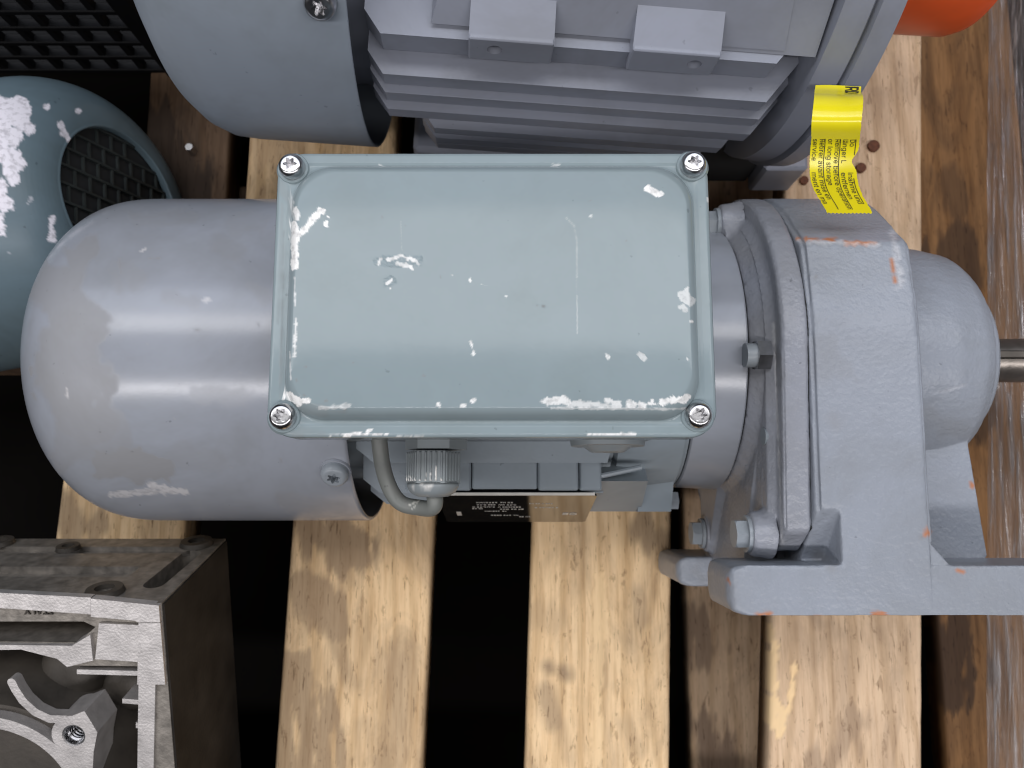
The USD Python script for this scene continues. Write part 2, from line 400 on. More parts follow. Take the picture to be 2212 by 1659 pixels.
def board(parent, x0, x1, y0, y1, z0, z1, mat, lean=0.0, seed=0, dirt_shade=(), name='deck_board', pale=(), wob=.00035):
    """A sawn board running along y: edges a little wavy and worn round; lean shifts its far end in x."""
    nx, ny = 70, max(20, int((y1 - y0) / .0022))
    ys = np.linspace(y0, y1, ny)
    prof = [(-1, -1), (-1, .72), (-.975, .93), (-.94, 1.0)] + [(t, 1.0) for t in np.linspace(-.9, .9, nx)] + [(.94, 1.0), (.975, .93), (1, .72), (1, -1)]
    loops = []
    for y in ys:
        cx = (x0 + x1) / 2 + lean * (y - y0) / (y1 - y0); hw = (x1 - x0) / 2
        l = []
        for u, w in prof:
            x = cx + u * hw; z = (z0 + z1) / 2 + w * (z1 - z0) / 2
            l.append((x, y, z))
        loops.append(l)
    L = np.array(loops)
    e = (meshkit.fbm(np.c_[ys * 22, np.full(ny, seed * 3.1), np.zeros(ny)], 4, seed) - .5) * 2 * wob
    e2 = (meshkit.fbm(np.c_[ys * 60, np.full(ny, seed * 5.1), np.zeros(ny)], 4, seed + 9) - .5) * 2 * wob
    pr = np.array(prof)
    L[:, :, 0] += e[:, None] * np.clip(-pr[:, 0], 0, 1) ** 3 + e2[:, None] * np.clip(pr[:, 0], 0, 1) ** 3
    top = pr[:, 1] > .7
    q = L[:, top].reshape(-1, 3)
    L[:, top, 2] += ((meshkit.fbm(q * [300, 25, 0] + seed, 3, seed) - .5) * .0009).reshape(ny, -1)
    v, f = loft(L)
    attrs = {'dirt_shade': marks(v, dirt_shade, 46, .05, seed + 3, 26.0, .22)} if dirt_shade else {'dirt_shade': np.zeros(len(v))}
    if pale:
        attrs['wear'] = marks(v, pale, 9, .06, seed + 5, 3.0)
        v[:, 2] -= attrs['wear'] * (.0004 + .0011 * meshkit.fbm(v * [900, 160, 0], 3, seed))
    return obj(parent, name, (v, f), mat, attrs=attrs)


def xs(pxa, pxb, py, z=0.0): return P(pxa, py, z)[0], P(pxb, py, z)[0]


pal = thing('wooden_pallet', 'pale wooden pallet of wide boards under the foot of the gear motor', 'pallet', (0, 0, -.13))
T = .021
a0, a1 = xs(572, 892, 1640)
b0, b1 = xs(1112, 1426, 1640)
c0, c1 = xs(1618, 1952, 1640)
bA = board(pal, a0, a1, -.30, .055, -T, 0, W1, lean=.0125, seed=1, dirt_shade=[(660, 1140, 740, 1170, 60, .75), (640, 1270, 700, 1330, 50, .7), (640, 1440, 690, 1659, 55, .65), (720, 1380, 770, 1480, 18, .5), (640, 1150, 660, 1180, 40, .6), (650, 1330, 690, 1350, 40, .6), (590, 1500, 640, 1659, 50, .6), (740, 1200, 760, 1260, 10, .5), (790, 1560, 800, 1640, 12, .4), (775, 1560, 776, 1650, 4, .6)])  # marks nearest the motor paint its cast shadow; the rest are stains
bB = board(pal, b0, b1, -.30, .26, -T, .0, W2, lean=.020, seed=2, dirt_shade=[(1395, 1140, 1430, 1180, 26, .7), (1180, 1500, 1200, 1560, 18, .6), (1215, 1560, 1225, 1640, 14, .4), (1300, 1400, 1310, 1480, 16, .4), (1185, 1440, 1190, 1446, 8, .9), (1215, 1448, 1222, 1460, 9, .9), (1380, 1290, 1390, 1340, 24, .5), (1170, 1330, 1200, 1340, 26, .3), (1340, 1560, 1390, 1620, 22, .35)], pale=[(1298, 1250, 1292, 1400, 16, .55), (1290, 1400, 1288, 1659, 11, .5), (1128, 1488, 1129, 1489, 4, .9)])
bC = board(pal, c0, c1, -.30, .46, -T, .0, W3, lean=.055, seed=3, dirt_shade=[(1800, 1260, 1880, 1270, 30, .45), (1850, 1560, 1790, 1659, 34, .55), (1760, 1320, 1780, 1350, 20, .5), (1700, 150, 1880, 170, 20, .3)], pale=[(1655, 1352, 1660, 1470, 9), (1672, 1400, 1668, 1560, 12), (1690, 1540, 1690, 1580, 10), (1716, 1440, 1706, 1540, 5), (1652, 1380, 1650, 1440, 6)])
z0_, z1_ = xs(112, 396, 1125)
bZ = board(pal, z0_, z1_, -.070, .055, -T, 0, W1, lean=.006, seed=4, dirt_shade=[(130, 1110, 200, 1140, 40, .6)])
# lower boards seen through the gaps, and the cross bearers that carry the deck
ZL = -.098
l0, l1 = xs(1492, 1640, 1600, ZL)
board(pal, l0, l1 + .03, -.40, .46, ZL - .02, ZL, W3, seed=11, name='bottom_board', dirt_shade=[(1500, 1560, 1560, 1659, 40, .9), (1490, 1340, 1520, 1400, 40, .8)])
r0, r1 = xs(2000, 2160, 1000, ZL + .045)
board(pal, r0, r1 + .035, -.42, .60, ZL + .027, ZL + .045, WD, seed=12, name='side_board', dirt_shade=[(2060, 560, 2080, 900, 60, .8), (2020, 1380, 2060, 1459, 70, .95), (2030, 380, 2060, 420, 40, .6)])
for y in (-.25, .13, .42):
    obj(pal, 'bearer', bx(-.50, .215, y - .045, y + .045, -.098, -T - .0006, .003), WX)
for x, y in ((a0 + .03, -.24), (b0 + .05, -.252), (c0 + .05, -.25), (b0 + .03, .14)):
    obj(pal, 'nail_head', cylz(-.0004, .0009, x, y, .0032), M_rustbolt)
for px, py, r in ((1885, 318, .0036), (1858, 365, .0030), (1735, 392, .0026), (1868, 470, .0022)):
    q = P(px, py, 0); obj(pal, 'nail_head', cylz(-.0004, .0022, q[0], q[1], r), M_rustbolt)

pal2 = thing('wooden_pallet', 'pallet with close boards partly coloured as shaded under the left fan covers, between the cowls', 'pallet', (-.2, .25, -.13))
d0, d1 = xs(526, 850, 400)
board(pal2, d0, d1, .062, .48, -T, 0, W1, seed=5, lean=.004, dirt_shade=[(560, 330, 600, 350, 40, .5)])
e0, e1 = xs(300, 486, 400)
board(pal2, e0, e1, .062, .48, -T - .004, -.004, WX, seed=6, dirt_shade=[(340, 300, 400, 440, 70, .8)])  # shade is in the wood colour and deepened by the mark
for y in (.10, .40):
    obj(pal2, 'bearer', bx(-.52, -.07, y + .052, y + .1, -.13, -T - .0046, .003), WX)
q = P(412, 322, 0.0)
obj(pal2, 'nail_head', cylz(-.005, .003, q[0], q[1], .0028, .0022), M_zinc, label='bright round nail head on the dark board')

# ---------------------------------------------------------------- the geared motor
gm = thing('geared_motor', 'grey geared motor with a flat lidded terminal box and cast foot, on pale boards', 'gear motor', (0.02, AY, 0))
X = lambda px: (px - 1106) / 4359.0
XL, XD, XR = -.2195, -.166, X(812)
R = .078
prof = []
for t in np.linspace(0, 1, 60):
    a = t * math.pi / 2
    prof.append((XD + (XL - XD) * math.cos(a) ** (2 / 2.5), R * math.sin(a) ** (2 / 2.5) if t else .0005))
prof += [(XR - .001, R), (XR, R - .0008), (XR, R - .0018), (XR - .028, R - .0020)]
prof = dense(prof, .0009)
v, f = lathe(prof, AY, ZA, 520, caps=False)
# faint pressed ring near the crown of the dome
rr = np.hypot(v[:, 1] - AY, v[:, 2] - ZA)
v[:, 0] += np.where(v[:, 0] < XD, .0007 * np.exp(-((rr - .047) / .0016) ** 2), 0)
up = v[:, 2] > ZA - .02
dirt_shade = np.maximum.reduce([
    marks(v, [(130, 620, 180, 900, 62, .8), (110, 720, 130, 840, 40, .8), (160, 960, 240, 940, 50, .55)], 34, .016, 21, 14),
    marks(v, [(225, 1005, 320, 1010, 34, .95), (300, 985, 345, 1020, 26, .95)], 16, .03, 22, 5),
    marks(v, [(168, 556, 190, 536, 26, .8), (268, 585, 290, 610, 22, .35), (470, 535, 505, 550, 22, .35), (515, 490, 560, 480, 26, .3), (620, 1090, 680, 1100, 20, .4), (360, 640, 420, 655, 16, .35), (250, 590, 262, 620, 14, .45), (440, 850, 520, 860, 22, .25), (380, 980, 470, 1000, 24, .25), (540, 620, 570, 640, 14, .3), (300, 480, 420, 470, 18, .3), (690, 1080, 740, 1100, 16, .4)], 14, .03, 23, 12)])
sm_ = marks(v, [(258, 560, 262, 590, 2, .8), (320, 558, 345, 557, 1.5, .7), (375, 625, 385, 622, 2, .5), (424, 713, 428, 714, 2, .9), (270, 670, 300, 670, 1.4, .5), (66, 795, 68, 810, 4, .9), (70, 850, 78, 865, 3, .7), (605, 992, 607, 998, 2, .8), (350, 690, 352, 690, 1.6, .7), (474, 756, 476, 757, 2, .7), (520, 805, 521, 806, 1.5, .6), (556, 700, 557, 701, 1.6, .6), (430, 980, 431, 981, 1.6, .6), (500, 1010, 503, 1012, 1.6, .6), (376, 905, 378, 906, 1.5, .5), (318, 742, 320, 744, 2, .5)], 3, .12, 24, 2)
wear = marks(v, [(238, 1068, 400, 1060, 6, .55), (330, 1050, 410, 1066, 7, .6), (302, 545, 314, 538, 2.6, .8), (440, 648, 452, 650, 4, .55), (145, 858, 144, 840, 2.2, .6)], 6, .09, 25, 2)
fan = obj(gm, 'fan_cowl', (v, f), M_cowl, attrs={'dirt_shade': np.maximum(dirt_shade, sm_) * up, 'wear': wear * up})


def torx(c, n, r, h, mat, parent, name='screw', star=.58, washer=False, label=None):
    """A pan head screw with a star socket; c is the seat centre, n the direction the head faces."""
    a = np.linspace(0, math.pi / 2, 8)
    sdepth = .30
    prof2 = [(0, 0), (r, 0)] + [(r * (.62 + .38 * math.cos(t)), h * (.35 + .65 * math.sin(t))) for t in a] + [(0, h)]
    m = CrossSection([np.array(prof2)]).revolve(40)
    pts = []
    for k in range(48):
        t = k / 48 * 2 * math.pi
        q = r * star * (.80 + .20 * math.cos(6 * t)); pts.append((q * math.cos(t), q * math.sin(t)))
    m = m - CrossSection([np.array(pts)]).extrude(h).translate((0, 0, h * .15))
    n = np.asarray(n, float) / np.linalg.norm(n)
    M4 = trimesh.geometry.align_vectors([0, 0, 1], n)
    m = m.transform(np.c_[M4[:3, :3], np.asarray(c, float)])
    return obj(parent, name, m, mat, smooth=35, label=label)


# cowl screw on the flank
th = None
for zz in np.linspace(ZA, ZA + R, 400):
    q = P(725, 1017, zz)
    if np.hypot(q[1] - AY, zz - ZA) <= R: th = q; break
nn = np.array([0, th[1] - AY, th[2] - ZA])
q0 = None
for zz in np.linspace(ZA + R, ZA, 800):
    q = P(725, 1017, zz)
    if np.hypot(q[1] - AY, zz - ZA) <= R: q0 = q; break
nn = np.array([0, q0[1] - AY, q0[2] - ZA])
obj(gm, 'screw_washer', tm(Manifold.cylinder(.001, .0066, .0064, 36).transform(np.c_[trimesh.geometry.align_vectors([0, 0, 1], nn / np.linalg.norm(nn))[:3, :3], q0])), M_cowl)
torx(q0 + nn / np.linalg.norm(nn) * .0008, nn, .0058, .0042, M_zincp, gm, 'cowl_screw', .5)

# stator: core, fins, flat pads, end shield
obj(gm, 'stator_body', lathe(dense([(-.100, .002), (-.100, .058), (.044, .058), (.046, .064), (.058, .066), (.074, .0645), (.0745, .062), (.0765, .0615), (.0768, .002)], .004), AY, ZA, 120, False), M_body)
for k, (zz, yo) in enumerate(((.052, .0525), (.034, .0650), (.015, .0700), (-.004, .0715), (-.022, .0690), (-.042, .0600))):
    z = ZA + zz; y1 = AY - yo
    pts = []
    for dz, tip in ((-.0018, 0), (.0018, 0)):
        pts += [(-.0655, y1 + .018, z + dz * 1.5), (.045, y1 + .018, z + dz * 1.5), (-.058, y1, z + dz * .5), (.040, y1, z + dz * .5), (-.0655, y1 + .006, z + dz * .6)]
    obj(gm, 'cooling_fin', hull(pts), M_body)
ZP = ZA + .050


def pad(pxa, pxb, py, z, name, x_extra=0.0, ytop=.048):
    a, b = P(pxa, py, z), P(pxb, py, z)
    return obj(gm, name, bx(a[0], b[0], a[1], AY - ytop + .035, z - .020, z, .0008), M_body)


pad(875, 1017, 1060, ZP + .0008, 'flank_pad')
pad(1019, 1162, 1057, ZP, 'flank_pad')
pad(1163, 1250, 1060, ZP + .0016, 'flank_pad')
pad(1252, 1300, 1060, ZP - .001, 'flank_pad')
# cast ribs that slant across the end shield
es = P(1255, 1060, ZA + .04)
obj(gm, 'shield_segment', hull([(.026, AY - .060, ZA + .046), (.058, AY - .060, ZA + .046), (.026, AY - .0735, ZA + .012), (.060, AY - .0735, ZA + .012), (.026, AY - .066, ZA - .03), (.060, AY - .066, ZA - .03), (.026, AY - .03, ZA), (.060, AY - .03, ZA)]), M_body)
for (a, b) in (((1256, 1037), (1385, 1010)), ((1270, 1075), (1388, 1052))):
    za, zb = (ZA + .0465, ZA + .0465) if a[1] < 1060 else (ZA + .024, ZA + .024)
    A, B = P(*a, za), P(*b, zb)
    obj(gm, 'cast_rib', tube([A, (A + B) / 2 + [0, 0, .0006], B], .0012, 12, 8), M_body)
lug = hull([(.058, AY - .0735, ZA + .016), (.0735, AY - .0735, ZA + .016), (.058, AY - .0735, ZA - .012), (.0735, AY - .0735, ZA - .012), (.060, AY - .050, ZA + .03), (.0735, AY - .050, ZA + .03), (.060, AY - .05, ZA - .03), (.0735, AY - .05, ZA - .03)])
obj(gm, 'shield_lug', lug, M_body)
obj(gm, 'shield_bolt', cylx(.0737, .0790, AY - .0685, ZA + .004, .0046, n=6), M_zincp)
# bright neck ring between the end shield and the gearbox
obj(gm, 'mounting_neck', lathe(dense([(.0772, .03), (.0772, .0612), (.0778, .0622), (.0975, .0632), (.0982, .0626), (.0982, .03)], .003), AY, ZA, 140, False), M_cowl)
obj(gm, 'neck_gasket', lathe([(.0983, .03), (.0983, .0606), (.0992, .0606), (.0992, .03)], AY, ZA, 100, False), M_dark)

# gearbox: input cover with bolts, housing with foot, output boss, shaft
yz = lambda pts: Polygon([(AY + a, ZA + b) for a, b in pts])
core = unary_union([Point(AY, ZA).buffer(.078, 48), yz([(-.1115, -.080), (-.1115, .074), (.0365, .074), (.0365, -.080)])]).convex_hull
hous = unary_union([Point(AY, ZA).buffer(.078, 48), yz([(-.1105, -.060), (-.1105, .074), (.0365, .074), (.0365, -.074), (-.05, -.074)])]).convex_hull
cover = unary_union([Point(AY, ZA).buffer(.0778, 48), yz([(-.070, -.070), (-.0885, -.052), (-.0885, .056), (-.080, .070), (.010, .0735), (.010, -.0735)])]).convex_hull
cv = prism_x(cover, .1072, .1180, .0010)
inner = cover.buffer(-.0105)
cv = cv + hull([(.1008, AY - .1005, ZA - .034), (.1012, AY - .1005, ZA + .030), (.1052, AY - .02, ZA + .060), (.1052, AY - .02, ZA - .060)] + [(.1085, y, z) for y, z in ((AY - .1005, ZA - .034), (AY - .1005, ZA + .030), (AY - .02, ZA + .060), (AY - .02, ZA - .060))])
ring_ = [(.0994, AY + .0608 * math.cos(t), ZA + .0608 * math.sin(t)) for t in np.linspace(0, 2 * math.pi, 60)[:-1]]
cv = cv + hull(ring_ + [(.1070, AY + .0695 * math.cos(t), ZA + .0695 * math.sin(t)) for t in np.linspace(0, 2 * math.pi, 60)[:-1]])
cv = cv + hull([(.1040, a, b) for a, b in cover.buffer(-.011).exterior.coords] + [(.1085, a, b) for a, b in cover.buffer(-.0065).exterior.coords])
for (la, lb, lr) in ((-.0852, -.023, .0125), (.061, .026, .011)):
    cv = cv + Manifold.hull(cylx(.0985, .107, AY + la, ZA + lb, lr * .72, lr) + cylx(.0992, .107, AY + la * .62, ZA + lb * .62, .018, .024))
cv = cv + Manifold.hull_points(np.array([(x, AY + r * math.cos(t), ZA + r * math.sin(t)) for x, r in ((.0994, .060), (.1058, .0655)) for t in np.linspace(0, 2 * math.pi, 60)[:-1]]))
bolts = [(-.016 - AY, .0545), (-.0195 - AY, -.023), (.061, .026), (.045, .050), (-.056, -.052)]
for dy, dz in bolts[:3]:
    cv = cv + cylx(.0975, .1065, AY + dy, ZA + dz, .0088, .0105)
cvt = cast(cv, .0017, 12, .00022, 5, 260)
vv = cvt.vertices
obj(gm, 'gear_cover', cvt, M_castin, attrs={'dirt_shade': marks(vv, [(1560, 440, 1720, 440, 26, .5), (1585, 500, 1600, 560, 30, .4), (1640, 720, 1660, 830, 40, .5)], 20, .02, 31, 20), 'wear': marks(vv, [(1672, 700, 1690, 1180, 2.0, .5)], 4, .05, 32, 3) * .6})  # the mark along the top edge paints the shade lying there
obj(gm, 'cover_gasket', prism_x(cover.buffer(-.0020), .1172, .1188), M_dark)


def hexbolt(x, y, z, r, h, name='cover_bolt', mat=None):
    m = cylx(x - h, x - h * .18, y, z, r, n=6) + cylx(x - h * .25, x, y, z, r * 1.22, n=28)
    m = m ^ cylx(x - h, x, y, z, r * .90, r * 1.6, 28)
    return obj(gm, name, m, mat or M_zincp, smooth=25)


hexbolt(.0975, -.016, ZA + .0545, .0062, .0062)
hexbolt(.0972, -.0195, ZA - .023, .0062, .0062)
hexbolt(.0975, AY + .061, ZA + .026, .0062, .0070)
# big bolt through the neck, head against the cover flange
pb = P(1655, 768, ZA + .066)
obj(gm, 'neck_bolt', cylx(.0955, .1010, pb[1], pb[2], .0050, n=24), M_zincp)
obj(gm, 'neck_bolt_head', tm(cylx(.0998, .1052, pb[1], pb[2], .0066, n=6).translate((0, -pb[1], -pb[2])).rotate((9, 0, 0)).translate((0, pb[1], pb[2]))), M_zinc)
ps = P(1671, 943, ZA + .060)
obj(gm, 'drain_plug', cylx(.1035, .1062, ps[1], ps[2], .0036, n=20), M_body)

hs = prism_x(hous, .1183, .1630, .0018)
hs = hs - hull([(x, AY + a, ZA + b) for x in (.110, .1272) for a, b in ((-.068, .0785), (-.0925, .0785), (-.0925, .054))])
def foot_rail(x0, x1, y0, y1, z0, z1, b=.0042):
    return hull([(x0, y, z) for y in (y0 + b, y1 - b) for z in (z0 + b, z1 - b)] + [(x0 + b * .45, y, z) for y in (y0 + b * .25, y1 - b * .25) for z in (z0 + b * .25, z1 - b * .25)] + [(x, y, z) for x in (x0 + b * 1.3, x1) for y in (y0, y1) for z in (z0, z1)])
foot = foot_rail(.0835, .226, AY - .1115, AY - .0928, ZA + .036, ZA + .074) + foot_rail(.0835, .222, AY - .1115, AY - .0970, ZA - .080, ZA - .022)
foot = foot + bx(.112, .172, AY - .1115, AY - .094, ZA - .075, ZA + .072)
g1, g2, g3 = P(2085, 935, ZA + .030), P(2133, 1208, ZA + .030), P(2105, 1060, ZA + .03)
gus = hull([(.160, g1[1] + .02, ZA + zz) for zz in (-.018, .030)] + [(g1[0], g1[1] + .004, ZA + zz) for zz in (-.018, .030)] + [(g2[0], AY - .094, ZA + zz) for zz in (-.018, .030)] + [(.160, AY - .096, ZA + zz) for zz in (-.018, .030)])
fil = hull([(.162, AY - .0935, ZA + zz) for zz in (-.06, .0735)] + [(.170, AY - .0935, ZA + zz) for zz in (-.06, .0735)] + [(.162, AY - .084, ZA + zz) for zz in (-.06, .0735)])
# sloping shoulder from the housing to the output boss
sh = Manifold.hull_points(np.array([(x, AY + r * math.cos(t), ZA + r * math.sin(t)) for x, r in ((.160, .066), (.170, .0575)) for t in np.linspace(0, 2 * math.pi, 60)[:-1]]))
boss = Manifold.hull_points(np.array([(x, AY + r * math.cos(t), ZA + r * math.sin(t)) for x, r in ((.160, .0565), (.192, .0545), (.205, .0515), (.2115, .0465), (.2135, .042)) for t in np.linspace(0, 2 * math.pi, 60)[:-1]]))
hst = cast(hs + foot + gus + fil + sh + boss, .0017, 7, .00016, 8, 240)
vv = hst.vertices
rust = np.maximum.reduce([marks(vv, [(1722, 517, 1802, 517, 3.0), (1824, 524, 1893, 526, 4.0), (1925, 560, 1936, 606, 4.5), (2003, 1147, 2003, 1152, 5), (1640, 1328, 1660, 1326, 4), (1885, 1327, 1908, 1327, 5), (1573, 1254, 1577, 1260, 3), (2070, 1236, 2084, 1236, 4), (1755, 1331, 1780, 1331, 2), (2096, 1040, 2100, 1050, 3), (1560, 1325, 1600, 1330, 2.5)], 6, .12, 41, 2)])
dirt_shade = marks(vv, [(1700, 470, 1900, 470, 34, .45), (1775, 770, 1800, 790, 36, .30), (1800, 905, 1806, 920, 12, .4), (1770, 1205, 1790, 1212, 14, .7), (2045, 1216, 2120, 1220, 4, .6), (1535, 1240, 1550, 1320, 30, .35), (2020, 900, 2080, 930, 20, .3)], 26, .03, 42, 20)  # marks on top band, foot end, pocket and boss underside paint shade
scr = marks(vv, [(1722, 521, 1900, 530, 4, .5), (1930, 500, 1945, 620, 7, .45), (2020, 850, 2090, 830, 1, .3)], 8, .1, 43, 3)
spk = marks(vv, [(1740, 690, 1742, 693, 2.2), (1861, 1170, 1862, 1171, 2), (1806, 1220, 1807, 1221, 2), (1760, 596, 1761, 597, 2), (1848, 820, 1849, 821, 1.6), (1990, 1160, 1992, 1162, 2.5)], 2, .1, 44, 2)
front = np.array(hst.vertex_normals)[:, 2] > -.3
obj(gm, 'gear_housing', hst, M_cast, attrs={'rust': rust * front, 'dirt_shade': np.maximum(dirt_shade, spk) * front, 'wear': scr * front})
obj(gm, 'seal_carrier', lathe(dense([(.2125, .02), (.2125, .0395), (.2175, .0385), (.2190, .0370), (.2190, .02)], .002), AY, ZA, 110, False), M_cast)
# output shaft with its keyway, beyond the boss
shf = cylx(.2100, .262, AY, ZA, .0108, n=64) - bx(.226, .258, AY - .0010, AY + .0032, ZA + .0075, ZA + .02)
obj(gm, 'output_shaft', shf, M_steel, smooth=30)
obj(gm, 'shaft_key', bx(.2265, .2575, AY - .0006, AY + .0028, ZA + .006, ZA + .0122, .0003), M_keyway)

# ---- terminal box
ZB = .205
TL, TR, BL, BR = P(595, 331, ZB), P(1534, 328, ZB), P(578, 946, ZB), P(1546, 946, ZB)
bxc = np.array([(TL[0] + TR[0] + BL[0] + BR[0]) / 4, (TL[1] + TR[1] + BL[1] + BR[1]) / 4])
HX, HY = (TR[0] - TL[0] + BR[0] - BL[0]) / 4, (TL[1] + TR[1] - BL[1] - BR[1]) / 4
N = 1600


def ring(hx, hy, r, z):
    q = rrect(hx, hy, max(r, .0004), N)
    return np.c_[q + bxc, np.full(N, z)]


body = [ring(HX - .0035, HY - .0035, .010, z)[::8] for z in (ZA + .050, ZB - .0102)]
tb = obj(gm, 'terminal_box', loft(body), M_body, smooth=40)
loops = [ring(HX - .002, HY - .002, .0085, ZB - .0100), ring(HX, HY, .0095, ZB - .0098), ring(HX, HY, .0095, ZB - .0012), ring(HX - .0004, HY - .0004, .0092, ZB - .0004), ring(HX - .0012, HY - .0012, .0085, ZB)]
loops += [ring(HX - s, HY - s, .0085 - (s - .0012) * .35, ZB) for s in np.arange(.0017, .0038, .0005)]
loops += [ring(HX - .0040, HY - .0040, .0075, ZB), ring(HX - .0046, HY - .0046, .0078, ZB - .0003), ring(HX - .0054, HY - .0054, .0110, ZB - .0004), ring(HX - .0058, HY - .0058, .0140, ZB - .0001)]
CZ = .0062
for t in np.linspace(.05, 1, 18):
    a = t * math.pi / 2
    loops.append(ring(HX - .0058 - .0026 * (1 - math.cos(a)) - .0010 * t, HY - .0058 - .0026 * (1 - math.cos(a)) - .0010 * t, .0140 - .001 * t, ZB - .0001 + (CZ + .0001) * (math.sin(a) * .5 + .5 * t)))
s0 = .0094
for s in np.arange(s0 + .0005, HY - .0004, .00046):
    k = (s - s0)
    loops.append(ring(HX - s, HY - s, max(.013 - k * .35, .0005), ZB + CZ + .0003 * (1 - math.exp(-k / .002))))
v, f = loft(loops)
chips = [(637, 490, 636, 576, 8.5), (634, 485, 640, 520, 7), (644, 512, 672, 480, 5.5), (672, 480, 690, 458, 7), (690, 456, 698, 457, 6.5), (704, 483, 705, 486, 5), (638, 452, 642, 470, 6, .85),
         (618, 853, 646, 869, 9), (646, 868, 664, 866, 6), (1398, 407, 1426, 420, 6.5), (636, 600, 637, 660, 1.6, .6), (640, 690, 636, 770, 2.4, .75), (628, 820, 626, 760, 1.2, .5),
         (712, 941, 836, 939, 2.0), (750, 940, 778, 937, 3.2), (797, 932, 798, 932, 4.2), (858, 942, 928, 941, 1.5, .9), (1270, 940, 1373, 938, 2.2), (930, 941, 960, 941, 1, .5),
         (839, 562, 866, 553, 4, .8), (866, 553, 892, 562, 4, .85), (858, 570, 880, 575, 4, .7), (886, 574, 892, 582, 3, .85), (838, 612, 846, 606, 4.5, .85), (816, 572, 822, 560, 3, .8), (842, 622, 843, 624, 2, .8), (895, 560, 904, 572, 2.5, .6),
         (1017, 738, 1024, 766, 2.6, .8), (1310, 766, 1314, 772, 3.2, .7), (1382, 766, 1392, 776, 5.5, .55), (1491, 696, 1494, 696, 3, .9), (1484, 774, 1485, 776, 2, .8),
         (1015, 602, 1016, 608, 2, .8), (975, 594, 978, 595, 1.6, .7), (1040, 616, 1042, 618, 1.6, .6), (1092, 639, 1094, 640, 1.8, .7), (1275, 468, 1278, 470, 2.6, .6), (821, 358, 822, 357, 2.4), (1196, 357, 1205, 357, 3, .5),
         (946, 873, 948, 877, 4, .85), (998, 876, 1003, 877, 4, .8), (1020, 866, 1024, 864, 4, .9), (707, 468, 709, 470, 2), (1400, 330, 1402, 331, 1.3), (1529, 430, 1530, 436, 2, .9)]
dull = [(1174, 868, 1230, 870, 7, .75), (1200, 862, 1222, 864, 6, .8), (1230, 872, 1340, 878, 5.5, .62), (1310, 868, 1338, 872, 5, .7), (1360, 874, 1368, 874, 7, .8), (1384, 878, 1392, 878, 5.5, .8), (1408, 873, 1416, 873, 6, .85), (1430, 870, 1482, 860, 7, .9), (1190, 882, 1480, 884, 2.5, .5),
        (692, 882, 752, 878, 4.5, .5), (1474, 640, 1490, 650, 11, .55), (1484, 625, 1488, 640, 5, .55), (1474, 662, 1480, 668, 6, .5), (630, 430, 636, 470, 4, .35)]
grime = [(612, 500, 606, 860, 2.2, .7), (618, 420, 632, 460, 8, .4), (610, 440, 600, 700, 1.0, .8), (640, 880, 700, 886, 14, .4), (650, 930, 700, 940, 5, .3), (700, 889, 745, 890, 2, .6), (590, 930, 650, 942, 6, .5), (600, 930, 660, 910, 2, .3), (605, 400, 628, 440, 6, .35), (1500, 352, 1530, 380, 8, .3)]
specks = [(914, 812, 918, 812, 2.0), (702, 866, 705, 866, 3.0), (657, 868 - 14, 660, 855, 1.5), (951, 428 + 168, 951, 600, 1.2), (1172, 662, 1175, 662, 2.2), (1160, 660, 1161, 661, 1.4), (744, 885, 748, 885, 2), (875, 487, 876, 488, 1.2), (762, 784, 763, 785, 1.4), (825, 468, 826, 470, 1.4), (1352, 520, 1353, 521, 1.4), (1275, 433, 1276, 434, 1.3), (640, 820, 642, 824, 1.4), (1266, 335, 1268, 336, 1.5), (660, 793, 661, 794, 2.2)]
wr = np.maximum(marks(v, chips, 2.6, .14, 51, 1.4), marks(v, dull, 5, .11, 52, 2.0))
sc = marks(v, [(1222, 470, 1240, 488, .8, .30), (1240, 488, 1246, 520, .8, .30), (1246, 520, 1247, 722, .9, .32), (868, 540, 866, 480, .7, .12)], .5, .05, 53, 1.2)
dr = np.maximum(marks(v, grime, 5, .05, 54, 6), marks(v, specks, 1.2, .2, 55, 1.2))
# the chips at the dent stand up as torn paint
v[:, 2] += np.where(marks(v, [(816, 566, 904, 566, 8), (838, 612, 846, 606, 8)], 4, .2, 56, 4) > .2, (meshkit.fbm(v * 900, 3, 4) - .45) * .0011, 0)
lid = obj(gm, 'terminal_lid', (v, f), M_lid, attrs={'wear': np.maximum(wr, sc), 'dirt_shade': dr})
for px, py in ((628, 357), (1499, 352), (608, 899), (1511, 897)):
    c = P(px, py, ZB + .003)
    obj(lid, 'screw_well', cylz(ZB - .0010, ZB + .0004, c[0], c[1], .0060, .0052), M_lid)
    torx((c[0], c[1], ZB + .0002), (0.0, 0, 1), .0044, .0040, M_zinc, lid, 'lid_screw', .56)
# cable gland under the edge of the lid
ZG = ZA + .083
gx = P(936, 1000, ZG)[0]
yb = bxc[1] - HY + .0035
obj(gm, 'gland_hex', cyly(yb + .002, .0170, gx + .001, ZG, .0118, n=6), M_gland)
nut = cyly(.0162, .0042, gx, ZG, .0102, .0104, n=6)
gd = obj(gm, 'gland_nut', nut, M_gland, smooth=20)
for k in range(30):
    t = (k + .5) / 30 * 2 * math.pi
    # ridges follow the six flats
    rr = .0104 * math.cos(math.pi / 6) / math.cos((t % (math.pi / 3)) - math.pi / 6)
    ox, oz = rr * math.cos(t), rr * math.sin(t)
    rg_ = tm(cyly(.0158, .0050, gx + ox, ZG + oz, .00042, n=5).refine_to_length(.0009))
    obj(gd, 'ridge', rg_, M_gland, attrs={'wear': marks(rg_.vertices, [(900, 1040, 950, 1044, 5, 1), (880, 1038, 900, 1044, 6, 1), (940, 1015, 944, 1035, 5, 1), (925, 1030, 929, 1046, 6, 1)], 7, .2, 91, 2)})
